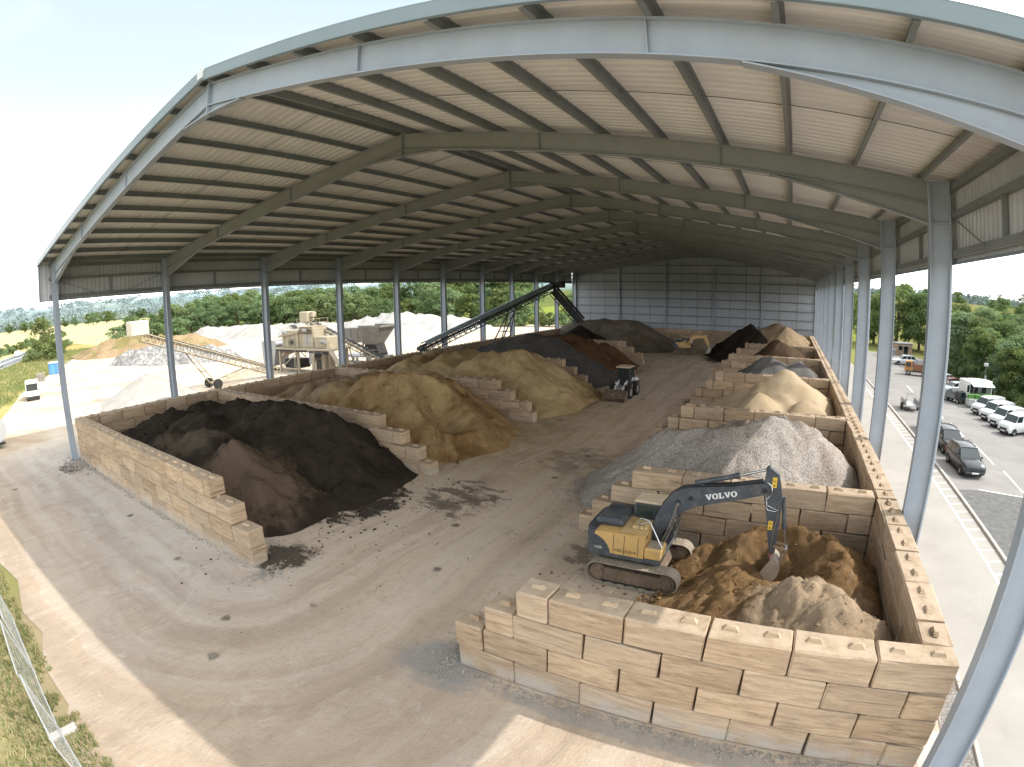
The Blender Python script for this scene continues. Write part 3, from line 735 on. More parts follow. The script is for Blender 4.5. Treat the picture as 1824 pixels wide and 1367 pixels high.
heap('ochre_sand_heap', 'tall ochre and brown sand heap with a dug-out face, second bay on the left', -38.25, -17.8, 11.2, 21.85,
     [(-27.8, 15.8, 3.75, .72, -24.4, 16.2, 3.95), (-30.2, 14.6, 3.2, .72, -30.4, 18.5, 3.4), (-32.6, 14.2, 2.8, .72, -32.8, 18, 2.9), (-35, 14.5, 2.3, .6, -35, 18.5, 2.6), (-25.6, 19.2, 3.4, .75), (-23.6, 17.6, 2.4, .75), (-23.9, 14.2, 1.5, .72)],
     ochre, .14, .16, .06, .2, 4.1, cuts=((-21.2, 15.2, .1, 1.05), (-21.4, 18.9, .3, 1.1)), ridged=.15)
yellow = m_pile('yellow_sand', [(.3, (.30, .21, .105)), (.55, (.43, .32, .175)), (.75, (.53, .42, .255))], .5, .4, 24, .04, dark=(.21, .135, .06), dark_amt=.6)
heap('yellow_sand_heap', 'broad yellow sand heap spilling out past the third left block wall', -38.25, -18.2, 22.6, 33.55,
     [(-27, 27.6, 3.8, .72, -24, 27.8, 4.1), (-30.5, 26.6, 3.5, .65, -30.2, 30.5, 3.6), (-33.6, 26, 3.2, .6, -34, 30.5, 3.3), (-23.8, 29.6, 3.7, .68), (-22.3, 25.4, 2.1, .72)],
     yellow, .17, .2, .06, .25, 7.7, cuts=((-20.2, 30.6, 1.4, 1.1),), ridged=.15)
charcoal = m_pile('charcoal_grit', [(.3, (.062, .058, .056)), (.7, (.112, .107, .104))], .7, .45, 28, .04)
heap('charcoal_grit_heap', 'long charcoal-grey grit heap beside the wheel loader', -38.25, -19.2, 34.3, 44.4,
     [(-33, 38.2, 3.2, .6, -28.5, 38.2, 4.3), (-28.5, 38.2, 4.3, .66, -25.6, 38.6, 3.95)], charcoal, .24, .16, .03, .4, 3.3)
rust = m_pile('rust_brown_soil', [(.3, (.085, .042, .022)), (.6, (.14, .075, .04)), (.8, (.19, .115, .065))], .7, .5, 24, .05, dark=(.045, .024, .014))
heap('rust_brown_heap', 'rust-brown soil heap between the charcoal grit and the rear bay', -38.25, -19.6, 41.2, 51.5,
     [(-31, 46, 3.4, .62, -26.8, 45.2, 3.75), (-26.8, 45.2, 3.75, .68, -25.4, 46.6, 3.2), (-24.5, 48.8, 2.6, .68)], rust, .24, .18, .04, .3, 8.9, cuts=((-23.4, 46.4, 1.6, .9),))
black = m_pile('black_soil', [(.3, (.018, .014, .011)), (.7, (.040, .032, .026))], .8, .6, 24, .05)
heap('black_cone_heap', 'small black conical heap under the discharge chute', -37, -24.5, 52.35, 62.5, [(-30.6, 56.8, 4.0, .62)], black, .24, .15, .03, .4, 2.2)
greyb = m_pile('grey_brown_hardcore', [(.3, (.10, .088, .072)), (.55, (.17, .145, .115)), (.8, (.23, .19, .145))], .6, .6, 20, .06, dark=(.12, .085, .055))
heap('hardcore_heap', 'wide grey-brown hardcore heap against the back block wall', -38.25, -18.5, 60.5, 75.2,
     [(-36, 69, 3.9, .55, -32, 69.5, 4.1), (-32, 69.5, 4.1, .6, -26.6, 69.2, 4.1)], greyb, .3, .2, .05, .5, 6.6)
# right-hand bays
dug = m_pile('dug_brown_soil', [(.3, (.15, .088, .042)), (.55, (.25, .155, .078)), (.78, (.36, .25, .145))], .9, .8, 20, .06, dark=(.15, .09, .045), dark_amt=.5)
brown_dust(dug, -2.6, 2.1, 2.7, (.37, .28, .195), .9)
heap('dug_soil_heap', 'freshly dug brown soil heap around the excavator bucket', -7.6, -.8, .70, 8.3,
     [(-3.6, 6.9, 2.1, .8, -2.6, 6.0, 2.35), (-2.6, 6.0, 2.35, .8, -2.1, 4.6, 2.0), (-3.15, 2.6, 2.7, .72, -2.6, 2.2, 2.6), (-2.3, 3.6, 1.7, .8), (-4.6, 3.0, 1.35, .85, -4.85, 5.2, 1.45), (-4.9, 6.9, 1.25, .7, -5.6, 7.2, .9), (-5.6, 4.6, .62, .5), (-4.8, 1.4, 1.1, .75), (-5.8, 2.2, .5, .4)],
     dug, .06, .26, .085, .12, 5.2, cuts=((-3.9, 5.6, .38, .8),), ridged=.22)
gravel = m_pile('pale_crushed_gravel', [(.3, (.29, .255, .225)), (.6, (.38, .345, .315)), (.8, (.46, .43, .405))], .35, .8, 12, .04, dark=(.20, .145, .105), dark_amt=.75, gravel=16)
brown_dust(gravel, -7.2, 15.4, 2.6, (.20, .145, .105), .75)
heap('gravel_heap', 'big pale grey crushed gravel heap behind the excavator', -13.2, -.82, 9.06, 19.15,
     [(-6.0, 14.0, 4.75, .76, -5.6, 13.8, 4.7), (-3.5, 13.6, 3.7, .8), (-7.2, 15.0, 3.2, .62), (-8.6, 14.2, 2.0, .58), (-7.4, 12.2, 2.2, .62), (-5.2, 11.4, 2.5, .72)], gravel, .12, .14, .05, .18, 9.4, cuts=((-7.9, 15.7, 1.15, .62),), ridged=.15)
pale = m_pile('pale_sand', [(.3, (.36, .275, .175)), (.6, (.46, .37, .26)), (.8, (.52, .435, .325))], .4, .3, 26, .03)
heap('pale_sand_heap', 'pale cream sand heap of several smooth cones', -11.5, -.82, 19.9, 31.95,
     [(-4.0, 27.4, 3.8, .72), (-5.9, 24.2, 2.75, .72, -6.4, 24.6, 2.5), (-2.9, 23.9, 2.45, .7), (-4.3, 25.2, 2.5, .62), (-8.3, 25.4, 1.2, .38), (-6.6, 27.2, 2.4, .6), (-3.0, 26.0, 2.7, .7), (-5.6, 28.6, 2.6, .6)], pale, .17, .1, .02, .15, 1.1)
slate = m_pile('slate_grey_grit', [(.3, (.10, .097, .094)), (.6, (.155, .15, .147)), (.8, (.20, .195, .19))], .6, .5, 22, .04)
heap('slate_grey_heap', 'small slate-grey double heap behind the pale sand', -9.6, -.82, 32.7, 44.3,
     [(-5.5, 38, 3.35, .66), (-3.2, 38.4, 3.0, .66), (-4.8, 36.6, 2.0, .6)], slate, .2, .2, .03, .2, 3.9)
dkb = m_pile('dark_brown_soil', [(.3, (.055, .035, .023)), (.6, (.095, .062, .042)), (.8, (.14, .095, .065))], .6, .5, 22, .05)
heap('dark_brown_cone_heap', 'dark brown conical soil heap in the fifth bay on the right', -10.2, -.82, 45.1, 56.9, [(-5.1, 51, 3.7, .7, -4.5, 50.6, 3.5)], dkb, .24, .16, .03, .3, 4.4)
tan = m_pile('tan_soil', [(.3, (.19, .135, .085)), (.6, (.31, .235, .155)), (.8, (.40, .32, .22))], .5, .5, 20, .05, dark=(.12, .08, .05))
heap('tan_soil_heap', 'tall tan soil heap at the far right against the gable', -11.5, -.82, 57.75, 75.1, [(-6.2, 67, 4.5, .66, -4.5, 66, 4.4), (-7.5, 66.5, 3.9, .62)], tan, .28, .22, .05, .3, 5.8)
heap('shadow_black_heap', 'ragged heap beside the far excavator, coloured black for the shadow on it', -15.5, -6.8, 58.2, 74.8, [(-9.4, 67, 4.3, .7, -8.6, 64.6, 3.9), (-11.6, 63.5, 1.7, .6), (-10.5, 60.8, 1.5, .6), (-12.8, 66.5, 1.4, .6)], black, .26, .4, .1, .3, 6.3, ridged=.3)  # black colour stands in for shadow on this heap
# quarry yard heaps
chalk = m_pile('white_chalk_rubble', [(.3, (.36, .35, .335)), (.6, (.50, .485, .465)), (.8, (.58, .57, .55))], .35, .8, 5, .3)
rubble = m_pile('grey_and_white_broken_concrete', [(.3, (.38, .375, .37)), (.7, (.54, .53, .515))], .6, 1.0, 4, .4, dark=(.22, .225, .235), dark_amt=.7, gravel=1.6)
fines = m_pile('pale_stone_fines', [(.3, (.34, .31, .28)), (.7, (.44, .415, .385))], .5, .4, 14, .05)
claysoil = m_pile('orange_clay_soil', [(.3, (.24, .165, .09)), (.6, (.33, .245, .15)), (.8, (.40, .315, .215))], .3, .6, 8, .1, dark=(.16, .15, .05), dark_amt=.7)
gf = m_pile('grey_stone_fines', [(.3, (.30, .285, .265)), (.7, (.42, .40, .375))], .3, .5, 8, .06)
gq = 'heaps in the quarry yard'
heap('stone_fines_heap', 'pale conical heap of stone fines just outside the first bay', -64, -46.5, 4.5, 19, [(-56.0, 12.2, 2.5, .5, -54.6, 11.4, 2.35)], fines, .3, .2, .03, .3, 12.1, group=gq)
heap('rubble_heap', 'heap of broken white and grey rubble in the quarry yard', -104, -74, 20.5, 41, [(-96.5, 25.0, 2.1, .6, -90, 28.5, 2.3), (-89, 29, 2.3, .5, -81, 34, 2.0), (-93, 30, 2.6, .4)], rubble, .45, .7, .3, .4, 13.3, group=gq)
heap('clay_soil_heap', 'orange clay soil heap greened with weeds beside the hedge', -140, -100, 22, 52, [(-122, 30.5, 3.3, .4, -117, 36, 3.4), (-115, 39, 3.0, .4, -110, 45, 2.7), (-126, 27, 1.6, .3)], claysoil, .6, .6, .15, .5, 14.4, group=gq)
heap('chalk_bank', 'long white chalk bank along the back of the quarry yard', -140, -66, 57, 104, [(-134, 61, 2.8, .4, -120, 70, 2.5), (-118, 70, 2.4, .4, -96, 80, 2.4), (-94, 79, 3.0, .45, -86, 83, 4.2), (-84, 84, 4.2, .42, -73, 93, 2.6)], chalk, .9, .7, .25, .8, 15.5, group=gq)
heap('grey_fines_heap', 'rounded grey fines heap in front of the chalk bank', -128, -108, 60, 76, [(-119, 66.5, 2.9, .45, -116, 68, 2.8)], gf, .5, .3, .05, .5, 16.6, group=gq)
heap('white_gravel_heap', 'white gravel heap between the hopper and the tree line', -92, -68, 62, 86, [(-79, 74, 2.0, .45, -76, 76, 1.8)], chalk, .6, .5, .2, .5, 17.6, group=gq)
# ------------------------------------------------------------------ loose stones (uncountable)
def stones(name, spots, mat, label=None):
    m = MB()
    for x, y, z, r in spots:
        a = random.uniform(0, 6.28); s_ = [random.uniform(.6, 1.3) for _ in range(3)]
        V = []
        for dx, dy, dz in ((1, 0, 0), (-1, 0, 0), (0, 1, 0), (0, -1, 0), (0, 0, 1), (0, 0, -1)):
            q = random.uniform(.75, 1.2) * r; V.append((x + q * s_[0] * (dx * cos(a) - dy * sin(a)), y + q * s_[1] * (dx * sin(a) + dy * cos(a)), z + q * s_[2] * dz * .7))
        m.add(V, [(4, 0, 2), (4, 2, 1), (4, 1, 3), (4, 3, 0), (5, 2, 0), (5, 1, 2), (5, 3, 1), (5, 0, 3)])
    return tag(part(name, m, mat), label, kind='stuff')
g = random.gauss; sp_ = []
for _ in range(900): sp_.append((random.uniform(-10.6, -.2), -.08 - abs(g(0, .16)), .01, random.uniform(.012, .045)))
for _ in range(350): x = -10.5 - abs(g(0, .3)); sp_.append((x, g(.1, .5), .01, random.uniform(.012, .05)))
for _ in range(500): sp_.append((random.uniform(-38, -18.6), -.06 - abs(g(0, .12)), .01, random.uniform(.012, .045)))
for _ in range(160): sp_.append((-18.4 + abs(g(0, .35)), g(0, .5), .01, random.uniform(.015, .06)))
for _ in range(200): sp_.append((-37.9 + g(0, .9), -.7 + g(0, .5), .02, random.uniform(.03, .13)))
stones('loose_gravel', sp_, m_pile('loose_stone', [(.3, (.2, .18, .16)), (.7, (.4, .37, .33))], 9, .3))
sp_ = []
for _ in range(2600): 
    t = random.random(); x = -10.4 - abs(g(0, 1.1)); y = 13.0 + g(0, 1.5); sp_.append((x, y, .015, random.uniform(.02, .05)))
stones('spilled_gravel', sp_, gravel)
sp_ = []
for _ in range(420): sp_.append((random.uniform(-7.4, -4.6), random.uniform(1.2, 8), .05 + random.random() * .2, random.uniform(.03, .11)))
for _ in range(60): sp_.append((g(-8, 1.2), g(4.6, .8), .01, random.uniform(.02, .06)))
stones('soil_clods', sp_, dug)
def toe(name, x0, x1, y0, y1, n, mat, r0=.03, r1=.11):
    stones(name, [(random.uniform(x0, x1), random.uniform(y0, y1), .01, r0 + (r1 - r0) * random.random() ** 3) for _ in range(n)], mat)
toe('ochre_crumbs', -22.6, -19.0, 11.6, 21.4, 420, ochre); toe('sand_crumbs', -21.5, -17.8, 23, 33, 320, yellow); toe('charcoal_crumbs', -20.8, -18.6, 34.5, 43.5, 200, charcoal); toe('rust_crumbs', -21.5, -18.8, 43.5, 51, 200, rust)
# lumps lying on the dug soil and the compost
def on_heap(name, hname, n, mat, r0, r1, xr=None):
    me = bpy.data.objects[hname]; o = me.location; vs = me.data.vertices; L = []
    while len(L) < n:
        v = vs[random.randrange(len(vs))].co
        if v.z > .1 and (xr is None or xr[0] < v.x + o.x < xr[1]): L.append((v.x + o.x, v.y + o.y, v.z, r0 + (r1 - r0) * random.random() ** 3))
    stones(name, L, mat)
on_heap('soil_lumps', 'dug_soil_heap', 1200, dug, .014, .085)
on_heap('compost_lumps', 'compost_heap', 1500, compost, .02, .12)
on_heap('ochre_lumps', 'ochre_sand_heap', 700, ochre, .02, .13, (-27, -18)); on_heap('yellow_lumps', 'yellow_sand_heap', 450, yellow, .02, .12, (-25, -18))
sp_ = [(g(-20, 1.6), g(5.5, 2.6), .01, random.uniform(.02, .08)) for _ in range(300)] + [(g(-17, 3), g(8, 5), .006, random.uniform(.012, .04)) for _ in range(260)]
stones('compost_crumbs', sp_, compost)
# ------------------------------------------------------------------ machines and vehicles
YEL = paint('machine_yellow', (.58, .375, .14), .45, .1, 2.2, 0, .4, (.42, .33, .22), .55)
YELT = paint('machine_yellow_dusty_top', (.56, .40, .19), .6, .12, 3, 0, .3, (.45, .37, .27), .8)
NAVY = paint('machine_dark_grey', (.06, .07, .085), .42, .15, 2, 0, .45, (.30, .26, .21), .32)
BLK = paint('machine_black', (.022, .023, .025), .55, .2, 3, 0, .3, (.20, .17, .13), .4)
RUSTY = paint('undercarriage_brown', (.155, .115, .085), .8, .25, 3, 0, .2, (.34, .27, .2), .6)
SHOE = paint('worn_track_steel', (.33, .285, .23), .65, .2, 5, .2, .4, (.45, .37, .28), .6)
CHROME = paint('cylinder_rod', (.55, .56, .58), .18, .05, 2, .9, .5)
IRON = paint('worn_bucket_steel', (.42, .39, .35), .45, .2, 4, .35, .4, (.36, .26, .17), .7)
RED = paint('link_red_brown', (.24, .075, .06), .6, .2, 4, 0, .3)
WHITE = paint('white_paint', (.70, .71, .71), .35, .06, 1, 0, .5, (.55, .5, .44), .3)
DECALY = paint('decal_yellow', (.72, .47, .05), .5, .05, 5)
RUBBER = paint('tyre_rubber', (.026, .026, .027), .85, .2, 6, 0, .2, (.22, .19, .15), .45)
GREYM = paint('machine_mid_grey', (.30, .31, .325), .4, .12, 2, .2, .5, (.33, .29, .24), .45)
GLS = glass('window_glass', (.018, .028, .03)); GLSG = glass('green_tinted_glass', (.028, .042, .040))
BEIGE = paint('cab_roof_beige', (.54, .45, .32), .6, .1, 3, 0, .3, (.45, .38, .28), .5)

SLAB = {  # slab-serif capitals on a 1 x 1 cell
 'V': [[(0, 1), (.42, 1), (.42, .86), (.36, .86), (.53, .36), (.68, .86), (.60, .86), (.60, 1), (1, 1), (1, .86), (.92, .86), (.62, 0), (.40, 0), (.08, .86), (0, .86)]],
 'L': [[(0, 1), (.55, 1), (.55, .86), (.42, .86), (.42, .15), (.70, .15), (.70, .38), (.86, .38), (.86, 0), (0, 0), (0, .14), (.14, .14), (.14, .86), (0, .86)]]}
def slab_O():
    q = []; n = 20
    for i in range(n):
        a0, a1 = 2 * pi * i / n, 2 * pi * (i + 1) / n
        q.append([(.5 + .5 * cos(a0), .5 + .52 * sin(a0)), (.5 + .5 * cos(a1), .5 + .52 * sin(a1)), (.5 + .22 * cos(a1), .5 + .36 * sin(a1)), (.5 + .22 * cos(a0), .5 + .36 * sin(a0))])
    return q
def lettering(text, o, ux, uz, h, wd, y, mat, parent, mir=1):
    """text in the plane y, baseline from o=(x,z) along ux"""
    x = 0; m = MB()
    for ch in text:
        polys = slab_O() if ch == 'O' else SLAB[ch]
        for p in polys:
            pts = [(o[0] + (x + a * wd) * ux[0] + b * h * uz[0], y, o[1] + (x + a * wd) * ux[1] + b * h * uz[1]) for a, b in p]
            n = len(pts); m.add(pts, [tuple(range(n))])
        x += wd * (.93 if ch == 'L' else 1.02)
    return part('lettering', m, mat, parent)
def plain_text(txt, size, mat, parent, loc, rot, name='lettering'):
    c = bpy.data.curves.new('lettering', 'FONT'); c.body = txt; c.size = size; c.extrude = .001
    t = bpy.data.objects.new('tmp_text', c); COL.objects.link(t)
    me = bpy.data.meshes.new_from_object(t.evaluated_get(bpy.context.evaluated_depsgraph_get()))
    bpy.data.objects.remove(t); me.name = 'lettering'
    o = link(name, me, mat, parent); o.location = loc; o.rotation_euler = rot; return o

def stadium(xa, xb, r, zc, n=10):
    P = []
    for i in range(n + 1): a = -pi / 2 + pi * i / n; P.append((xb + r * cos(a), zc + r * sin(a)))
    for i in range(n + 1): a = pi / 2 + pi * i / n; P.append((xa + r * cos(a), zc + r * sin(a)))
    return P
def track_unit(root, yc, L0, L1, r, wd, shoes, shoe_mat, frame_mat):
    xa, xb = L0 + r, L1 - r; zc = r; straight = xb - xa; per = 2 * straight + 2 * pi * r
    m = MB(); t0 = .05
    core = stadium(xa, xb, r - .035, zc, 12)
    inner = stadium(xa, xb, r - .07, zc, 12); n = len(core)
    for i in range(n):
        j = (i + 1) % n; a, b, c, d = core[i], core[j], inner[j], inner[i]
        for y0, y1 in ((yc - wd * .3, yc + wd * .3),):
            m.add([(a[0], y0, a[1]), (b[0], y0, b[1]), (b[0], y1, b[1]), (a[0], y1, a[1]), (d[0], y0, d[1]), (c[0], y0, c[1]), (c[0], y1, c[1]), (d[0], y1, d[1])],
                  [(0, 1, 2, 3), (4, 7, 6, 5), (0, 4, 5, 1), (3, 2, 6, 7)])
    for k in range(shoes):
        s = per * k / shoes
        if s < straight: x, z, a = xa + s, 0, -pi / 2
        elif s < straight + pi * r: th = (s - straight) / r; a = -pi / 2 + th; x, z = xb + r * cos(a), zc + r * sin(a)
        elif s < 2 * straight + pi * r: x, z, a = xb - (s - straight - pi * r), 2 * r, pi / 2
        else: th = (s - 2 * straight - pi * r) / r; a = pi / 2 + th; x, z = xa + r * cos(a), zc + r * sin(a)
        if a == -pi / 2: z = 0
        nx, nz = cos(a), sin(a); tx, tz = -nz, nx; hl = per / shoes * .47
        def Q(u, v, y): return (x + tx * u - nx * v, y, z + tz * u - nz * v)
        y0, y1 = yc - wd / 2, yc + wd / 2
        m.add([Q(-hl, .035, y0), Q(hl, .035, y0), Q(hl, .035, y1), Q(-hl, .035, y1), Q(-hl, .014, y0), Q(hl, .014, y0), Q(hl, .014, y1), Q(-hl, .014, y1)], [(0, 1, 2, 3), (7, 6, 5, 4), (0, 4, 5, 1), (1, 5, 6, 2), (2, 6, 7, 3), (3, 7, 4, 0)])
        m.add([Q(-.012, .016, y0), Q(.012, .016, y0), Q(.012, .016, y1), Q(-.012, .016, y1), Q(-.008, 0, y0), Q(.008, 0, y0), Q(.008, 0, y1), Q(-.008, 0, y1)], [(7, 6, 5, 4), (0, 4, 5, 1), (1, 5, 6, 2), (2, 6, 7, 3), (3, 7, 4, 0)])
    m.fix = True
    tr = part('track', m, shoe_mat, root)
    f = MB(); f.prism([(xa + .18, zc - r * .55), (xb - .15, zc - r * .55), (xb - .05, zc - r * .2), (xb - .05, zc + r * .42), (xa + .2, zc + r * .5)], yc - wd * .36, yc + wd * .36)
    f.cbox(xb - .52, xb - .12, yc - wd * .40, yc + wd * .40, zc - r * .45, zc + r * .36, .02)
    f.box(xa + .6, xa + .85, yc - wd * .375, yc + wd * .375, zc - .02, zc + .05)
    part('track_frame', f, frame_mat, tr)
    for x, nm in ((xa, 'sprocket'), (xb, 'idler')):
        q = MB(); q.tube([(x, yc - wd * .30, zc), (x, yc + wd * .30, zc)], r * .70, 20); q.tube([(x, yc - wd * .38, zc), (x, yc + wd * .38, zc)], r * .46, 16); part(nm, q, frame_mat, tr)
    for i in range(6):
        x = xa + .2 + (straight - .35) * i / 5; q = MB(); q.tube([(x, yc - wd * .32, zc - r * .66), (x, yc + wd * .32, zc - r * .66)], r * .2, 10); part('roller', q, BLK, tr)
    return tr
def cyl2(root, a, m_, b, r, y, name, barrel=NAVY):
    q = MB(); q.tube([(a[0], y, a[1]), (m_[0], y, m_[1])], r, 12); d = Vector((m_[0] - a[0], 0, m_[1] - a[1])).normalized()
    q.tube([(m_[0] - d.x * .1, y, m_[1] - d.z * .1), (m_[0] + d.x * .02, y, m_[1] + d.z * .02)], r * 1.2, 12)
    c = part(name, q, barrel, root); q = MB(); q.tube([(m_[0], y, m_[1]), (b[0], y, b[1])], r * .48, 10)
    q.tube([(b[0], y - r, b[1]), (b[0], y + r, b[1])], r * .75, 10); part('cylinder_rod', q, CHROME, c)
def rbody(x0, x1, y0, y1, z0, z1, r=.06): return MB().cbox(x0, x1, y0, y1, z0, z1, r)

def excavator(name, label, loc, rz, cover, boomc, detailed=True, arm=None):
    e = thing(name, label, 'excavator', loc, rz)
    for yc in (-1.0, 1.0): track_unit(e, yc, -1.30, 1.56, .385, .5, 46, SHOE, RUSTY)
    u = MB(); u.cbox(-.75, .75, -.78, .78, .26, .62, .08); u.prism([(-.95, .35), (-.6, .35), (-.5, .6), (-.8, .6)], -.8, .8); u.prism([(.95, .35), (.6, .35), (.5, .6), (.8, .6)], -.8, .8)
    u.tube([(0, 0, .6), (0, 0, .86)], .55, 24); part('undercarriage', u, RUSTY, e)
    d = MB(); d.cbox(-1.3, .92, -1.0, 1.0, .86, 1.0, .02); part('deck', d, NAVY, e)
    # engine side: yellow doors with panel gaps
    c = MB(); c.prism([(-1.22, 1.003), (.40, 1.003), (.40, 1.66), (.34, 1.71), (-1.1, 1.66), (-1.22, 1.54)], -1.0, -.16)
    ec = part('engine_cover', c, cover, e)
    for x in (-.53, -.2, .22): part('panel_seam', MB().box(x - .007, x + .007, -1.004, -.998, 1.02, 1.65), BLK, ec)
    t = MB(); t.cbox(.405, .93, -1.0, -.36, 1.003, 1.36, .04); tb = part('toolbox', t, cover, e)
    part('step_plate', MB().box(.46, .88, -.92, -.44, 1.36, 1.372), SHOE, tb)
    part('grab_slot', MB().box(.4005, .4085, -.72, -.66, 1.5, 1.62), BLK, ec)
    cw = MB(); prof = []
    for i in range(13):
        a = pi / 2 + pi * i / 12; prof.append((-1.12 + .34 * cos(a), 1.02 * (1 if sin(a) > 0 else -1) * abs(sin(a)) ** .35))
    cw.prism(prof, .90, 1.60, 'z'); cw.prism([(a * .985 - .012, b * .985) for a, b in prof], 1.60, 1.68, 'z'); part('counterweight', cw, NAVY, e)
    sw = MB(); sw.prism([(-1.24, 1.0), (-.62, 1.0), (-.64, 1.10), (-.72, 1.27), (-.85, 1.42), (-1.02, 1.52), (-1.24, 1.57)], -1.006, -1.0008); part('side_panel', sw, NAVY, e)
    h = MB(); h.cbox(-1.26, -.38, -.62, .72, 1.66, 1.92, .1); ho = part('engine_hood', h, NAVY, e)
    if detailed:
        for i in range(8): part('vent_slot', MB().box(-1.05 + i * .075, -1.02 + i * .075, -.626, -.618, 1.74 + .01 * (i % 3), 1.82), BLK, ho)
        part('hood_handle', MB().tube([(-1.1, .2, 1.92), (-1.1, .2, 1.96), (-.7, .35, 1.96), (-.7, .35, 1.92)], .012, 6), BLK, ho)
        part('mirror', rbody(-1.2, -1.12, -.8, -.72, 1.67, 1.77, .02), BLK, e)
    w_ = MB(); w_.box(-.37, .38, -.9, .22, 1.712, 1.73)
    for i in range(9): w_.box(-.34 + i * .045, -.31 + i * .045, -.3, .22, 1.73, 1.75)
    part('walkway', w_, YELT, e)
    # cab on the left-hand side
    y0, y1 = .22, .98
    cb = MB(); cb.prism([(-.30, 1.003), (.88, 1.003), (1.02, 1.30), (.86, 1.95), (.62, 2.22), (-.24, 2.24), (-.32, 2.12)], y0 + .03, y1 - .03); cab = part('cab', cb, NAVY, e)
    part('cab_roof', MB().cbox(-.32, .62, y0 - .02, y1 + .02, 2.22, 2.31, .04), BEIGE, cab)
    for yy, s_ in ((y0 + .029, -1), (y1 - .029, 1)):
        g1 = MB(); g1.prism([(-.24, 1.3), (.30, 1.3), (.30, 2.16), (-.24, 2.16)], min(yy, yy + .008 * s_), max(yy, yy + .008 * s_)); part('side_window', g1, GLSG, cab)
        g1 = MB(); g1.prism([(.35, 1.2), (.93, 1.34), (.79, 1.93), (.58, 2.16), (.35, 2.16)], min(yy, yy + .008 * s_), max(yy, yy + .008 * s_)); part('side_window', g1, GLSG, cab)
    fwn = MB(); fwn.add([(1.012, y0 + .1, 1.36), (1.012, y1 - .1, 1.36), (.87, y1 - .1, 1.95), (.87, y0 + .1, 1.95)], [(0, 1, 2, 3)]); fwn.add([(.865, y0 + .1, 1.965), (.865, y1 - .1, 1.965), (.64, y1 - .1, 2.215), (.64, y0 + .1, 2.215)], [(0, 1, 2, 3)])
    part('windscreen', fwn, GLSG, cab)
    gr = MB()
    for yy in (y0 + .05, y1 - .05): gr.tube([(1.05, yy, 1.05), (1.10, yy, 1.5), (.93, yy, 2.03), (.68, yy, 2.32)], .016, 6)
    for i in range(4): gr.tube([(1.09 - i * .035, y0 + .05, 1.55 + i * .18), (1.09 - i * .035, y1 - .05, 1.55 + i * .18)], .01, 6)
    part('screen_guard', gr, CHROME, cab)
    part('work_lamp', MB().box(.625, .68, y0 + .04, y0 + .16, 2.23, 2.31), WHITE, cab)
    # handrail
    hr = MB(); hr.tube([(.12, -.62, 1.75), (.12, -.62, 2.06), (.18, -.62, 2.12), (.40, -.66, 2.10), (.47, -.68, 2.03), (.90, -.86, 1.38)], .02, 8); hr.tube([(.12, -.62, 1.92), (.40, -.3, 1.9)], .015, 6); hr.tube([(.26, -.62, 2.11), (.26, -.62, 1.75)], .013, 6); part('handrail', hr, CHROME, e)
    tank = MB(); tank.cbox(-.1, .36, -.62, -.1, 1.73, 1.83, .03); tank.tube([(.2, -.3, 1.83), (.2, -.3, 1.89)], .05, 10); part('filler_box', tank, YELT, e)
    # boom, stick, bucket
    A = arm or dict(boom=[(.34, 1.35), (.43, 1.75), (.48, 2.03), (.64, 2.41), (.88, 2.76), (1.03, 2.90), (1.19, 3.0), (1.45, 3.08), (1.73, 3.13), (2.62, 3.26), (3.49, 3.45), (3.66, 3.40), (3.70, 3.24), (3.62, 3.12), (3.53, 3.11), (2.67, 2.83), (1.96, 2.62), (1.62, 2.50), (1.36, 2.35), (1.2, 2.21), (1.08, 2.06), (.81, 1.68), (.64, 1.36), (.5, 1.25)],
             stick=[(3.56, 3.86), (3.64, 3.93), (3.92, 3.74), (4.02, 3.4), (4.10, 3.06), (4.11, 2.62), (4.12, 1.42), (4.06, 1.30), (3.96, 1.34), (3.86, 1.75), (3.72, 2.45), (3.58, 3.0), (3.52, 3.3)],
             scyl=((1.55, 3.19), (2.8, 3.56), (3.58, 3.82)), lift=((.72, .98), (.95, 1.78), (1.14, 2.58)), bcyl=((4.13, 3.05), (4.28, 2.15), (4.43, 1.56)),
             link=((4.03, 1.62), (4.45, 1.53), (4.28, .98)), bucket=(4.03, 1.28))
    bm_ = MB(); bm_.prism(A['boom'], -.165, .165); boom = part('boom', bm_, boomc, e)
    rib = MB()
    for s_ in (-1, 1):
        rib.tube([(A['boom'][8][0], .1 * s_, A['boom'][8][1] + .03), (A['boom'][9][0], .1 * s_, A['boom'][9][1] + .03), (A['boom'][10][0], .1 * s_, A['boom'][10][1] + .04)], .02, 6)
    rib.tube([(.50, -.1, 2.1), (.68, -.12, 2.5), (.93, -.1, 2.88), (1.25, -.1, 3.11), (1.7, -.1, 3.2), (1.85, -.1, 3.18)], .02, 6)
    part('hydraulic_hose', rib, BLK, boom)
    for x, z in (((1.12, 2.6), (1.48, 2.76), (3.58, 3.26)) if arm is None else ()):
        part('pin_boss', MB().tube([(x, -.2, z), (x, .2, z)], .07, 12), BLK, boom)
    cyl2(e, *A['scyl'], .075, 0, 'stick_cylinder', boomc if arm else NAVY)
    for yy in (-.25, .25): cyl2(e, *A['lift'], .065, yy, 'lift_cylinder', boomc if arm else NAVY)
    s2 = MB(); s2.prism(A['stick'], -.13, .13); stick = part('stick', s2, boomc, e)
    cyl2(e, *A['bcyl'], .06, 0, 'bucket_cylinder', boomc if arm else NAVY)
    l0, l1, l2 = A['link']; lk = MB()
    for yy in (-.15, .15): lk.beam((l0[0], yy, l0[1]), (l1[0], yy, l1[1]), .03, .07); lk.beam((l1[0], yy * .7, l1[1]), (l2[0], yy * .7, l2[1]), .03, .08)
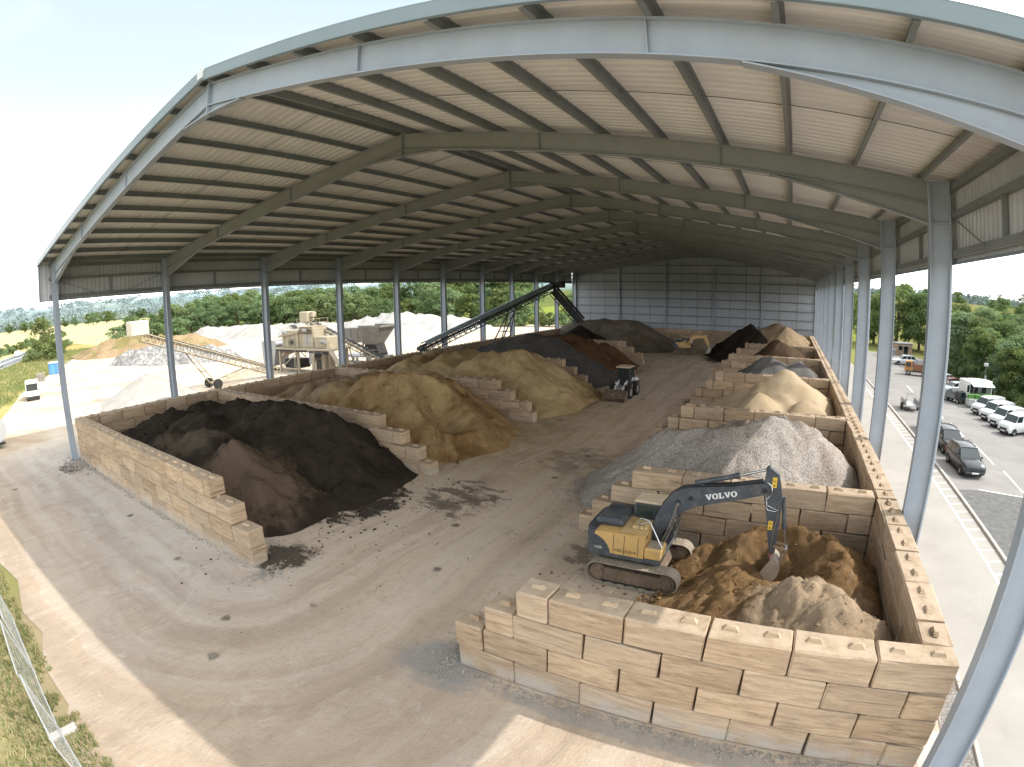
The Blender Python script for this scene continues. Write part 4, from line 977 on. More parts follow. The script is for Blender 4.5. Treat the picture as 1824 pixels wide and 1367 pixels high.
    lk.tube([(l1[0], -.18, l1[1]), (l1[0], .18, l1[1])], .05, 10); part('bucket_link', lk, CHROME, e)
    bx, bz = A['bucket']
    # bucket: curved shell, mouth towards the machine
    out = [(.05, .08), (.24, -.08), (.31, -.30), (.26, -.55), (.10, -.74), (-.12, -.84), (-.40, -.86)]
    inn = [(-.03, .03), (.17, -.12), (.25, -.31), (.20, -.51), (.07, -.68), (-.13, -.78), (-.40, -.83)]
    b2 = MB(); n = len(out); W2 = .36
    for i in range(n - 1):
        a, b, c_, d_ = out[i], out[i + 1], inn[i + 1], inn[i]
        b2.prism([(bx + q[0], bz + q[1]) for q in (a, b, c_, d_)], -W2, W2)
    for yy in (-W2, W2 - .03): b2.prism([(bx + q[0], bz + q[1]) for q in out] + [(bx - .33, bz - .62), (bx - .16, bz - .28)], yy - .001 if yy < 0 else yy, yy + .03 if yy < 0 else yy + .031)
    bk = part('bucket', b2, IRON, e)
    for i in range(5):
        y = -W2 + .04 + i * (2 * W2 - .08) / 4
        part('tooth', MB().prism([(bx - .38, bz - .885), (bx - .38, bz - .80), (bx - .56, bz - .835)], y - .04, y + .04), IRON, bk)
    for yy in (-.17, .145): part('bucket_ear', MB().prism([(bx - .07, bz + .10), (bx + .06, bz + .10), (bx + .32, bz - .30), (bx + .18, bz - .36), (bx - .08, bz - .06)], yy, yy + .025), RED, bk)
    if arm is None:
        for s_ in (-1,):
            lettering('VOLVO', (1.93, 2.765), (.968, .250), (-.25, .968), .165, .185, -.1665, WHITE, boom)
        ang = .0
        plain_text('VESLUCEVA', .13, BLK, ec, (-.5, -1.0045, 1.10), (pi / 2, 0, 0))
        plain_text('CX20R', .11, WHITE, e, (-1.2, -1.0072, 1.10), (pi / 2, 0, 0))
        for (x, z, hgt) in ((3.76, 3.36, .3), (3.80, 2.10, .27)):
            dc = part('warning_label', MB().box(x, x + .13, -.1335, -.1305, z, z + hgt), DECALY, stick)
            mk = MB(); mk.add([(x + .03, -.1345, z + .04), (x + .10, -.1345, z + .04), (x + .065, -.1345, z + .11)], [(0, 1, 2)]); part('warning_triangle', mk, BLK, dc); mk = MB()
            for k in range(3): mk.add([(x + .03 + .03 * k, -.1345, z + .16), (x + .045 + .03 * k, -.1345, z + .16), (x + .045 + .03 * k, -.1345, z + .24 - .02 * k), (x + .03 + .03 * k, -.1345, z + .24 - .02 * k)], [(0, 1, 2, 3)])
            part('lettering', mk, BLK, dc)
        hs = MB(); hs.tube([(3.62, -.15, 3.5), (3.75, -.17, 3.42), (3.80, -.17, 3.2), (3.66, -.16, 3.0), (3.62, -.16, 2.85), (3.72, -.17, 2.7), (3.98, -.17, 2.68)], .018, 6)
        hs.tube([(3.60, -.15, 3.2), (3.68, -.17, 2.84), (3.86, -.17, 2.78), (4.02, -.17, 2.72)], .016, 6); hs.tube([(4.03, -.15, 2.9), (4.02, -.15, 2.4), (3.98, -.15, 1.9), (3.98, -.15, 1.55)], .014, 6)
        part('hydraulic_hose', hs, CHROME, stick)
        hs = MB(); hs.tube([(.70, -.30, 1.2), (.85, -.34, 1.6), (.98, -.34, 2.0), (1.10, -.28, 2.45)], .016, 6); hs.tube([(.76, -.33, 1.1), (.93, -.36, 1.55), (1.05, -.36, 1.9), (1.12, -.3, 2.3)], .014, 6)
        part('hydraulic_hose', hs, CHROME, boom)
    return e
EXC = excavator('excavator', 'yellow and dark grey tracked excavator digging in the first right-hand bay', (-8, 6.3, 0), 0, YEL, NAVY)
far_arm = dict(boom=[(.3, 1.3), (.5, 1.75), (.95, 2.35), (1.35, 2.55), (2.5, 2.65), (2.85, 2.6), (2.85, 2.45), (2.5, 2.36), (1.5, 2.2), (1.15, 1.95), (.6, 1.2)],
    stick=[(2.7, 2.8), (2.95, 2.75), (3.4, 1.5), (3.45, 1.15), (3.3, 1.12), (2.75, 2.2)], scyl=((1.2, 2.62), (2.0, 2.8), (2.72, 2.82)), lift=((.7, .95), (.9, 1.5), (1.15, 2.05)),
    bcyl=((2.95, 2.5), (3.3, 1.9), (3.6, 1.45)), link=((3.35, 1.45), (3.62, 1.38), (3.55, 1.0)), bucket=(3.4, 1.1))
excavator('excavator', 'all-yellow excavator with black cab at the far end of the aisle', (-18.2, 64.2, 0), radians(4), YEL, YEL, False, far_arm)

# ---- wheels and a wheel loader
def wheel(root, x, y, r, w, rim_mat, name='wheel', hub=.55, lugs=0):
    t = MB(); s_ = 1 if y > 0 else -1
    prof = [(r * .62, -w / 2), (r * .93, -w / 2), (r, -w * .32), (r, w * .32), (r * .93, w / 2), (r * .62, w / 2)]; n = 24; V = []; F = []
    for i in range(n):
        a = 2 * pi * i / n
        for q in prof: V.append((x + q[0] * cos(a), y + q[1], r + q[0] * sin(a)))
    k = len(prof)
    for i in range(n):
        for j in range(k - 1): F.append((i * k + j, i * k + j + 1, ((i + 1) % n) * k + j + 1, ((i + 1) % n) * k + j))
    t.add(V, F, True)
    for i in range(lugs):
        a = 2 * pi * i / lugs; d = Vector((cos(a), 0, sin(a)))
        t.beam(Vector((x, y - w * .45, r)) + d * r * .99, Vector((x, y + w * .45, r)) + Vector((cos(a + .15), 0, sin(a + .15))) * r * .99, .06, .05, d)
    t.fix = True
    o = part(name, t, RUBBER, root)
    h = MB(); h.tube([(x, y - w * .42, r), (x, y + w * .42, r)], r * .63, 18); h.tube([(x, y - w * .5, r), (x, y + w * .5, r)], r * .22, 10); part('rim', h, rim_mat, o)
    return o
def wheel_loader(loc, rz):
    e = thing('wheel_loader', 'small grey and white wheel loader with lowered bucket in the aisle', 'wheel loader', loc, rz)
    for x in (-.85, .85):
        for y in (-.68, .68): wheel(e, x, y, .52, .38, GREYM, lugs=20)
    b = MB(); b.prism([(-1.9, .62), (-.2, .55), (-.2, 1.45), (-.5, 1.52), (-1.75, 1.32), (-1.95, 1.1)], -.55, .55); part('engine_hood', b, WHITE, e)
    f = MB(); f.cbox(-.3, 1.3, -.34, .34, .45, .95, .04); part('front_frame', f, GREYM, e)
    for yy in (-.7, .7):
        fd = MB(); fd.prism([(-1.45, 1.05), (-1.35, 1.15), (-.4, 1.15), (-.25, 1.0), (-.3, .96), (-.45, 1.08), (-1.35, 1.08)], yy - .2, yy + .2); part('mudguard', fd, BLK, e)
        fd = MB(); fd.prism([(.35, 1.05), (.45, 1.15), (1.2, 1.15), (1.35, 1.0), (1.3, .96), (1.18, 1.08), (.45, 1.08)], yy - .2, yy + .2); part('mudguard', fd, BLK, e)
    c = MB()
    for x, y in ((-.75, -.55), (-.75, .55), (.42, -.5), (.42, .5)): c.beam((x, y, .95), (x * .86, y * .95, 2.36), .08, .08)
    c.cbox(-.78, .46, -.58, .58, .9, 1.28, .04); cab = part('cab', c, BLK, e)
    part('cab_roof', MB().cbox(-.82, .52, -.6, .6, 2.36, 2.47, .04), BEIGE, cab)
    part('windscreen', MB().add([(.44, -.46, 1.3), (.44, .46, 1.3), (.375, .44, 2.34), (.375, -.44, 2.34)], [(0, 1, 2, 3)]), GLS, cab)
    part('rear_window', MB().add([(-.76, -.5, 1.3), (-.76, .5, 1.3), (-.66, .48, 2.34), (-.66, -.48, 2.34)], [(0, 3, 2, 1)]), GLS, cab)
    for yy in (-1, 1): part('side_window', MB().add([(-.68, .545 * yy, 1.3), (.38, .52 * yy, 1.3), (.32, .5 * yy, 2.34), (-.6, .515 * yy, 2.34)], [(0, 1, 2, 3)]), GLS, cab)
    for yy in (-.34, .34):
        a = MB(); a.prism([(.15, 1.35), (.35, 1.42), (1.35, 1.0), (1.95, .42), (1.85, .30), (1.2, .82), (.2, 1.18)], yy - .045, yy + .045); part('lift_arm', a, WHITE, e)
        part('mirror', MB().box(.45, .5, yy * 2.1 - .08, yy * 2.1 + .08, 1.85, 2.15), BLK, e)
    cyl2(e, (.5, .75), (1.1, 1.05), (1.7, .85), .06, 0, 'tilt_cylinder', GREYM)
    out = [(2.75, .03), (2.2, .0), (1.95, .12), (1.85, .38), (1.9, .68), (2.02, .86)]
    inn = [(2.75, .06), (2.22, .05), (2.0, .16), (1.91, .39), (1.95, .66), (2.06, .84)]
    b = MB()
    for i in range(5): b.prism([out[i], out[i + 1], inn[i + 1], inn[i]], -.93, .93)
    for yy in (-.93, .90): b.prism(out + [(2.3, .6)], yy - .001 if yy < 0 else yy, yy + .03 if yy < 0 else yy + .031)
    part('bucket', b, RUSTY, e)
    for yy in (-.4, .4): part('headlight', MB().box(.95, 1.02, yy - .07, yy + .07, 1.16, 1.28), WHITE, e)
    part('exhaust', MB().tube([(-1.3, .3, 1.4), (-1.3, .3, 1.85)], .045, 10), BLK, e)
    return e
wheel_loader((-17.0, 33.0, 0), radians(-92))

# ---- cars
PLATE = paint('number_plate', (.72, .73, .72), .5, .03, 2)
LAMP = paint('lamp_lens', (.62, .64, .66), .12, .05, 4, .2, .8); TAIL = paint('tail_lamp', (.30, .02, .02), .2, .05, 4)
def loft(m, stations, close=True, smooth=True):
    n = len(stations[0]); V = [p for s_ in stations for p in s_]; F = []
    for i in range(len(stations) - 1):
        for j in range(n - 1): F.append((i * n + j, i * n + j + 1, (i + 1) * n + j + 1, (i + 1) * n + j))
    m.add(V, F, smooth)
    if close: m.add(stations[0], [tuple(range(n))]); m.add(stations[-1], [tuple(range(n))])
    m.fix = True; return m
CARS = {
 # length, width, belt stations (x, zlow, zbelt, halfwidth), roof (x front glass base, front top, rear top, rear base, z roof)
 'suv': dict(W=1.62, st=[(2.02, .30, .62, .62), (1.95, .24, .76, .74), (1.3, .22, .88, .80), (.75, .22, .94, .81), (-1.6, .22, .95, .81), (-1.95, .28, .92, .77), (-2.02, .36, .72, .70)], rf=(.85, .25, -1.55, -1.95, 1.48), wx=(1.25, -1.25), wr=.31),
 'estate': dict(W=1.56, st=[(2.0, .30, .56, .60), (1.92, .22, .68, .72), (1.2, .20, .80, .77), (.7, .20, .84, .78), (-1.6, .20, .86, .78), (-1.95, .26, .84, .74), (-2.0, .34, .66, .68)], rf=(.85, .15, -1.35, -1.9, 1.30), wx=(1.2, -1.2), wr=.28),
 'van': dict(W=1.62, st=[(2.05, .32, .72, .62), (1.98, .26, .90, .74), (1.6, .24, 1.02, .79), (1.15, .24, 1.10, .81), (-1.9, .24, 1.12, .81), (-2.08, .28, 1.1, .80), (-2.1, .34, .9, .78)], rf=(1.3, .72, -1.95, -2.09, 1.68), wx=(1.3, -1.3), wr=.3),
}
def car(label, kind, paint_mat, loc, rz, group, name=None, sc=.86):
    S = CARS[kind]; e = thing(name or {'suv': 'dark_car', 'estate': 'parked_car', 'van': 'white_van'}[kind], label, 'van' if kind == 'van' else 'car', loc, rz, group)
    sec = []
    for x, zl, zb, hw in S['st']:
        half = [(hw * .86, zl), (hw * .97, zl + .08), (hw, (zl + zb) / 2), (hw * .97, zb - .06), (hw * .90, zb), (hw * .45, zb + .035)]
        sec.append([(x, -a, b) for a, b in half] + [(x, a, b) for a, b in half[::-1]])
    b = MB(); loft(b, sec); body = part('body', b, paint_mat, e)
    x0, x1, x2, x3, zr = S['rf']; hb = S['st'][3][3]; zb = S['st'][3][2] - .02
    def ring(x, z, hw, cr=.0): return [(x, -hw, z), (x, -hw * .9, z + cr), (x, 0, z + cr * 1.6), (x, hw * .9, z + cr), (x, hw, z)]
    hr = hb * .80
    # pillars-and-roof shell
    r = MB(); loft(r, [ring(x1 + .12, zr - .05, hr, .04), ring(x1 - .25, zr, hr, .045), ring((x1 + x2) / 2, zr + .01, hr, .05), ring(x2, zr - .03, hr, .04), ring(x2 - .08, zr - .09, hr * .97, .02)])
    part('roof', r, paint_mat, e)
    gh = MB(); gh.add([(x0, -hb * .86, zb), (x0, hb * .86, zb), (x1 + .1, hr * .97, zr - .03), (x1 + .1, -hr * .97, zr - .03)], [(0, 1, 2, 3)]); part('windscreen', gh, GLS, e)
    gh = MB(); gh.add([(x3, -hb * .84, zb), (x3, hb * .84, zb), (x2 - .06, hr * .95, zr - .06), (x2 - .06, -hr * .95, zr - .06)], [(3, 2, 1, 0)]); part('rear_window', gh, GLS if kind != 'van' else paint_mat, e)
    for s_ in (-1, 1):
        cuts = [0, .36, .68, 1.0] if kind != 'van' else [0, .30, 1.0]
        for q, (a, c) in enumerate(zip(cuts, cuts[1:])):
            def P(f, top): 
                xb = x0 - .06 + (x3 + .06 - x0) * f; xt = x1 + .06 + (x2 - x1 - .08) * f
                return (xt, s_ * hr * .985, zr - .045) if top else (xb, s_ * hb * .93, zb)
            def lerp(p, q_, t): return tuple(p[i] + (q_[i] - p[i]) * t for i in range(3))
            A, B, C, D = P(a, 0), P(c, 0), P(c, 1), P(a, 1)
            part('pillar', MB().add([A, B, C, D], [(0, 1, 2, 3)]), paint_mat, e)
            if kind == 'van' and q == 1: continue
            cen = lerp(lerp(A, C, .5), lerp(B, D, .5), .5); W = [lerp(cen, p, .86) for p in (A, B, C, D)]
            W = [(p[0], p[1] + s_ * .008, p[2]) for p in W]; part('side_window', MB().add(W, [(0, 1, 2, 3)]), GLS, e)
        part('mirror', MB().cbox(x0 - .12, x0 + .0, s_ * (hb + .02) - .06, s_ * (hb + .02) + .06, zb + .0, zb + .13, .02), paint_mat, e)
        f = S['st'][1]; part('headlight', MB().add([(f[0] + .02, s_ * f[3] * .95, f[2] - .22), (f[0] + .055, s_ * f[3] * .5, f[2] - .20), (f[0] + .03, s_ * f[3] * .5, f[2] - .05), (f[0] - .14, s_ * f[3] * .98, f[2] - .04)], [(0, 1, 2, 3)]), LAMP, e)
        t = S['st'][-2]; part('tail_lamp', MB().box(t[0] - .07, t[0] + .02, s_ * t[3] * .97 - .05, s_ * t[3] * .97 + .05, t[2] - .32, t[2] - .05), TAIL, e)
        for wx in S['wx']:
            wheel(e, wx, s_ * (hb - .09), S['wr'], .2, GREYM)
            a = MB(); pts = []
            for i in range(13): q = pi * i / 12; pts.append((wx + (S['wr'] + .055) * cos(q), S['wr'] + (S['wr'] + .055) * sin(q)))
            a.prism(pts, s_ * (hb + .004) - .003, s_ * (hb + .004) + .003); part('wheel_arch', a, BLK, body)
    f = S['st'][0]
    part('grille', MB().cbox(f[0] - .06, f[0] + .012, -.42, .42, f[1] + .14, f[2] - .08, .01), BLK, e)
    part('bumper', MB().cbox(f[0] - .22, f[0] + .03, -f[3] * 1.06, f[3] * 1.06, f[1] - .05, f[1] + .13, .04), BLK if kind == 'van' else paint_mat, e)
    part('number_plate', MB().box(f[0] + .031, f[0] + .04, -.24, .24, f[1] + .01, f[1] + .11), PLATE, e)
    if kind == 'suv':
        for s_ in (-1, 1): part('roof_rail', MB().tube([(x1 - .2, s_ * hr * .9, zr + .05), (x1 - .3, s_ * hr * .9, zr + .1), (x2 + .2, s_ * hr * .9, zr + .09), (x2 + .1, s_ * hr * .9, zr + .03)], .018, 6), GREYM, e)
    e.scale = (sc,) * 3
    return e
def carpaint(n, c, r=.22): return paint(n, c, r, .04, .6, .15, .7, (.4, .38, .34), .12)
CP = {'black': carpaint('car_black_blue', (.02, .026, .035)), 'navy': carpaint('car_dark_blue', (.03, .05, .075)), 'white': carpaint('car_white', (.74, .76, .78)), 'silver': carpaint('car_silver', (.42, .45, .48)), 'red': carpaint('car_dark_red', (.13, .03, .035)), 'grey': carpaint('car_grey', (.13, .14, .15))}
g1 = 'dark cars parked along the kerb'
car('black car nearest the shed column, front of the kerbside row', 'suv', CP['black'], (6.62, 21.3, .01), -pi / 2 + .05, g1)
car('black car second in the kerbside row', 'suv', CP['black'], (6.72, 25.3, .01), -pi / 2 + .03, g1)
car('dark blue car last in the kerbside row, half behind a column', 'estate', CP['navy'], (6.62, 29.3, .01), -pi / 2, g1)
g2 = 'white vans parked side by side'
for k, lb in enumerate(('white van parked next to the food trailer', 'second white van from the food trailer', 'third white van from the food trailer', 'white van nearest the front of the shed, cut off by a column')):
    car(lb, 'van', CP['white'], (14.05, 37.9 - 2.2 * k, .01), pi + .5, g2, None, .82)
g3 = 'cars parked under the trees'
for (lb, c, x, y) in (('white car behind the dark red car under the trees', 'white', 14.0, 53.4), ('dark red car between two white cars under the trees', 'red', 14.0, 50.6), ('silver car beside the food trailer', 'silver', 13.7, 47.6), ('grey car at the far end of the tree-side row', 'grey', 14.3, 56.4)):
    car(lb, 'estate', CP[c], (x, y, .01), pi + .45, g3, None, .82)
car('white pick-up style car beside the small brick hut', 'suv', CP['white'], (12.9, 69.4, .01), pi + .1, None, 'parked_car', .85)
g4 = 'vehicles on the dual carriageway'
q = RA + RD_ * 27 + RN * -2; car('white car on the dual carriageway, cut off by the left edge', 'estate', CP['white'], (q.x, q.y, .05), atan2(RD_.y, RD_.x) + pi, g4)
q = RA + RD_ * 60 + RN * 1.5; car('white van on the dual carriageway below the yellow field', 'van', CP['white'], (q.x, q.y, .05), atan2(RD_.y, RD_.x), g4)

# ---- food trailer, green crates, truck, small trailer
def food_trailer():
    e = thing('catering_trailer', 'white catering trailer with raised awning and green counter', 'trailer', (14.35, 42.6, 0), radians(11)); e.scale = (.85, .85, .85)
    part('body', MB().cbox(-1.7, 1.7, -.9, .9, .55, 2.5, .06), WHITE, e)
    part('awning', MB().prism([(-.92, 2.30), (-1.75, 2.02), (-1.75, 1.99), (-.92, 2.26)], -1.25, 1.55, 'x'), WHITE, e)
    part('serving_hatch', MB().box(-1.2, 1.5, -.912, -.902, 1.22, 2.2), BLK, e)
    for x in (-.2, .9): part('hatch_panel', MB().box(x, x + .5, -.922, -.914, 1.25, 2.1), GREYM, e)
    part('window', MB().box(-1.6, -1.3, -.91, -.901, 1.3, 2.0), GLS, e)
    part('counter', MB().box(-1.25, 1.55, -1.25, -.903, 1.12, 1.2), paint('counter_green', (.13, .30, .10), .6), e)
    part('roof_vent', MB().cbox(-1.1, .5, -.6, .3, 2.5, 2.62, .05), WHITE, e)
    for y in (-.8, .8): wheel(e, .1, y, .32, .2, GREYM)
    part('drawbar', MB().beam((-1.7, 0, .6), (-2.6, 0, .5), .12, .1), BLK, e)
    for x in (-1.2, 1.5): part('awning_post', MB().tube([(x, -1.72, 0), (x, -1.72, 2.0)], .025, 6), GREYM, e)
    return e
food_trailer()
GRN = paint('crate_green', (.10, .26, .06), .6, .15, 3); CLT = paint('table_cloth_pale', (.50, .52, .50), .8)
def stall_table(label, x, y):
    e = thing('stall_table', label, 'table', (x, y, 0), radians(11)); part('table_top', MB().cbox(-.7, .7, -.35, .35, .72, .78, .01), CLT, e); part('table_skirt', MB().box(-.68, .68, -.33, .33, .25, .719), CLT, e)
    for a in (-.6, .6):
        for b in (-.28, .28): part('leg', MB().box(a - .02, a + .02, b - .02, b + .02, 0, .249), GREYM, e)
for k, (lb, x) in enumerate((('left of two cloth-covered stall tables before the catering trailer', 13.5), ('right of two cloth-covered stall tables before the catering trailer', 15.1))):
    y = 40.3 + k * .3; stall_table(lb, x, y)
    for i in range(2):
        t = thing('green_crate', ('left' if i == 0 else 'right') + ' green crate on the ' + ('left' if k == 0 else 'right') + ' stall table', 'crate', (x - .33 + .66 * i, y + .05, .78), radians(11), 'green crates on the stall tables')
        part('crate_shell', MB().cbox(-.28, .28, -.2, .2, 0, .3, .02), GRN, t); part('crate_rim', MB().box(-.3, .3, -.22, .22, .3, .33), GRN, t)
def truck(label, loc, rz, cabm, loadm, s=1):
    e = thing('tipper_truck', label, 'truck', loc, rz); e.scale = (.8, .8, .8)
    part('chassis', MB().box(-2.2, 1.9, -.4, .4, .5, .68), BLK, e)
    c = MB(); c.prism([(1.0, .6), (2.1, .6), (2.14, 1.2), (1.98, 2.0), (1.0, 2.1)], -.85, .85); cab = part('cab', c, cabm, e)
    part('windscreen', MB().add([(2.145, -.72, 1.25), (2.145, .72, 1.25), (2.0, .68, 1.95), (2.0, -.68, 1.95)], [(0, 1, 2, 3)]), GLS, cab)
    for s_ in (-1, 1): part('side_window', MB().add([(1.2, s_ * .856, 1.25), (2.0, s_ * .856, 1.25), (1.9, s_ * .856, 1.9), (1.2, s_ * .856, 1.9)], [(0, 1, 2, 3)]), GLS, cab)
    b = MB(); b.box(-2.3, .9, -.9, .9, .72, .8)
    for s_ in (-.9, .86): b.box(-2.3, .9, s_, s_ + .04, .8, 1.5)
    b.box(-2.3, -2.26, -.86, .86, .8, 1.5); b.box(.86, .9, -.86, .86, .8, 1.7); part('tipper_body', b, loadm, e)
    for x in (1.5, -1.0, -1.75):
        for y in (-.75, .75): wheel(e, x, y, .4, .24, GREYM)
    return e
truck('orange-brown tipper truck half hidden by a shed column', (12.5, 58.9, 0), pi - .25, paint('truck_orange', (.42, .20, .05), .5), paint('truck_brown', (.24, .11, .06), .6))
TK = truck('dark flatbed truck beside the white catering trailer', (12.3, 42.6, 0), -pi / 2 + .5, paint('truck_dark', (.05, .055, .06), .5), paint('truck_grey', (.2, .21, .22), .6)); TK.scale = (.62, .62, .52)
def small_trailer():
    e = thing('car_trailer', 'small grey car trailer left by the kerb', 'trailer', (6.7, 37.3, 0), pi / 2)
    part('tray', MB().box(-1.2, 1.0, -.6, .6, .42, .48), GREYM, e)
    for s_ in (-.6, .56): part('side_board', MB().box(-1.2, 1.0, s_, s_ + .04, .48, .85), GREYM, e)
    for y in (-.72, .72): wheel(e, -.2, y, .28, .18, GREYM)
    part('drawbar', MB().beam((1.0, 0, .45), (1.9, 0, .45), .08, .08), BLK, e); part('ladder_frame', MB().tube([(-1.1, -.55, .85), (-1.1, -.55, 1.4), (-1.1, .55, 1.4), (-1.1, .55, .85)], .03, 6), GREYM, e)
small_trailer()
# ---- hut, container, lamp post
BRICK = paint('hut_brick', (.36, .27, .21), .9, .2, 4, 0, .1)
h = thing('gate_hut', 'small flat-roofed brick hut at the far end of the car park', 'hut', (15.4, 83.0, 0), .15); h.scale = (.8, .8, .72)
part('wall', MB().box(-1.7, 1.7, -1.4, 1.4, 0, 2.6), BRICK, h); part('roof', MB().cbox(-1.9, 1.9, -1.6, 1.6, 2.6, 2.8, .03), GREYM, h)
part('door', MB().box(-.1, .8, -1.412, -1.402, .02, 2.1), GLS, h); part('window', MB().box(-1.3, -.5, -1.412, -1.402, 1.2, 2.1), GLS, h); part('porch_roof', MB().box(-.9, 1.3, -2.2, -1.41, 2.15, 2.23), GREYM, h)
t = thing('waste_skip', 'grey waste skip beside the brick hut', 'skip', (12.2, 80.0, 0), .2); t.scale = (.8, .8, .8)
s_ = MB(); s_.prism([(-1.4, .1), (1.4, .1), (1.7, 1.3), (-1.7, 1.3)], -.8, .8); part('skip_body', s_, GREYM, t); part('rim', MB().box(-1.74, 1.74, -.84, .84, 1.3, 1.37), GREYM, t)
t = thing('lamp_post', 'slim lamp post with a pale lantern in front of the right-hand trees', 'lamp post', (18.05, 50, 0))
part('post', MB().tube([(0, 0, 0), (0, 0, 2.6)], .05, 8, True, .035), GREYM, t); part('lantern', MB().cbox(-.22, .22, -.22, .22, 2.6, 2.95, .06), WHITE, t); part('control_box', MB().box(-.09, .09, -.13, -.03, 1.3, 1.7), WHITE, t)
t = thing('bollard', 'weathered yellow bollard leaning on the gravel by the road', 'bollard', (1.02, .75, 0), 0)
b = MB(); b.tube([(0, 0, 0), (.03, .02, .28), (.05, .03, .40)], .06, 10, True, .035); part('post', b, paint('bollard_yellow', (.34, .28, .10), .7, .2, 5), t); part('foot', MB().cbox(-.09, .09, -.09, .09, 0, .05, .01), BLK, t)

# ---- conveyors and crushing plant
def conveyor(name, label, tail, head, w, cream, beltm, legs, depth=.55, wheels=None, cover=None, rails=True):
    T, H = Vector(tail), Vector(head); d = (H - T); L = d.length; d.normalize(); s_ = d.cross(Vector((0, 0, 1))).normalized(); u = s_.cross(d).normalized()
    base = Vector((T.x + (H.x - T.x) * .5, T.y + (H.y - T.y) * .5, 0)); e = thing(name, label, 'conveyor', base)
    def W(t, a, b): return T + d * (t * L) + s_ * a + u * b - base
    n = max(6, int(L / .8))
    fr = MB()
    for a in (-w / 2, w / 2):
        fr.beam(W(0, a, 0), W(1, a, 0), .09, .12, u); fr.beam(W(.03, a, -depth), W(.97, a, -depth), .07, .09, u)
        for i in range(n):
            t0, t1 = i / n, (i + 1) / n
            fr.beam(W(t0 + .01, a, -.06), W(t0 + .01, a, -depth), .05, .05, d); fr.beam(W(t0 + .01, a, -depth), W(t1, a, -.06), .035, .045, u)
    for i in range(0, n + 1, 2): fr.beam(W(min(i / n, .99), -w / 2, -depth), W(min(i / n, .99), w / 2, -depth), .05, .05, u)
    part('truss_frame', fr, cream, e)
    b = MB(); P = []
    for t in (-.005, 1.0): P += [W(t, -w * .42, .14), W(t, -w * .2, .05), W(t, w * .2, .05), W(t, w * .42, .14)]
    b.grid(P, 4, 2, False); P = []
    for t in (0, 1.0): P += [W(t, -w * .42, -.2), W(t, w * .42, -.2)]
    b.grid(P, 2, 2, False); part('belt', b, beltm, e)
    for i in range(n): 
        t = (i + .5) / n; r = MB(); r.beam(W(t, -w / 2 - .02, .02), W(t, -w / 2 - .02, .24), .05, .06, d); r.beam(W(t, w / 2 + .02, .02), W(t, w / 2 + .02, .24), .05, .06, d); r.beam(W(t, -w / 2, 0), W(t, w / 2, 0), .06, .06, u); part('idler_bracket', r, cream, e)
    for t, nm in ((0, 'tail_drum'), (1, 'head_drum')): part(nm, MB().tube([W(t, -w * .46, -.07), W(t, w * .46, -.07)], .2, 14), BLK, e)
    if cover:
        c = MB(); P = []
        for t in (.02, .98): P += [W(t, -w / 2 - .05, .2), W(t, -w * .3, .42), W(t, 0, .48), W(t, w * .3, .42), W(t, w / 2 + .05, .2)]
        c.grid(P, 5, 2, True); part('belt_cover', c, cover, e)
    for pa, t in legs:
        for a in (-w / 2, w / 2):
            part('leg', MB().beam(Vector(pa) - base + s_ * a * 1.3, W(t, a, -depth), .11, .11), cream, e)
        part('leg_brace', MB().beam((Vector(pa) - base + s_ * -w * .65).lerp(W(t, -w / 2, -depth), .4), (Vector(pa) - base + s_ * w * .65).lerp(W(t, w / 2, -depth), .4), .08, .08), cream, e)
    if wheels:
        c = Vector(wheels) - base
        for a in (-1, 1):
            q = MB(); q.tube([c + s_ * (a * w * .8 - .15) + Vector((0, 0, .5)), c + s_ * (a * w * .8 + .15) + Vector((0, 0, .5))], .5, 18); part('wheel', q, RUBBER, e)
        part('axle', MB().beam(c + s_ * -w * .9 + Vector((0, 0, .5)), c + s_ * w * .9 + Vector((0, 0, .5)), .14, .14), cream, e)
    return e, W
CREAM = paint('plant_cream_paint', (.40, .345, .255), .6, .18, .8, 0, .3, (.34, .27, .19), .55); BELT = paint('conveyor_belt', (.035, .035, .036), .8, .2, 1)
DKCONV = paint('conveyor_dark_paint', (.035, .037, .04), .6, .2, 1, 0, .3, (.15, .12, .09), .4); COVB = paint('conveyor_cover_blue_grey', (.26, .31, .345), .4, .1, 1, .1, .5)
ce, W = conveyor('stockpile_conveyor', 'long cream conveyor on a wheeled frame in the quarry yard', (-55, 27.5, .9), (-55, 11.2, 6.6), 1.25, CREAM, BELT, (((-55, 19.2, .5), .66), ((-55, 19.2, .5), .22)), .75, (-55, 19.2, 0))
hb = MB(); hb.cbox(-.75, .75, -1.0, .9, -.45, .95, .1); hd = part('head_hood', hb, paint('hood_pale', (.56, .50, .40), .6, .1), ce); hd.location = W(1.0, 0, .1)
conveyor('indoor_conveyor', 'long dark covered conveyor rising along the left wall inside the shed', (-37, 32, 3.2), (-33.6, 54.8, 9.05), .9, DKCONV, BELT, (((-35.9, 44.2, 2.2), .62), ((-35.6, 45.6, 2.2), .62)), .6, None, COVB)
ce, W = conveyor('discharge_conveyor', 'short dark discharge chute dropping onto the black cone', (-33.4, 55.0, 8.75), (-30.2, 56.6, 4.55), 1.0, DKCONV, BELT, (), 1.0, None, DKCONV)
sd = MB()
for a in (-.53, .51):
    sd.add([W(.02, a, .1), W(.98, a, .1), W(.98, a, -.75), W(.02, a, -.75)], [(0, 1, 2, 3)])
part('side_skirt', sd, DKCONV, ce)
hd = part('head_box', MB().cbox(-.9, .9, -.6, .6, -.2, .55, .08), DKCONV, ce); hd.location = W(.0, 0, .45)
part('motor', MB().tube([W(0, .3, 1.2), W(0, 1.0, 1.2)], .22, 10), BLK, ce)
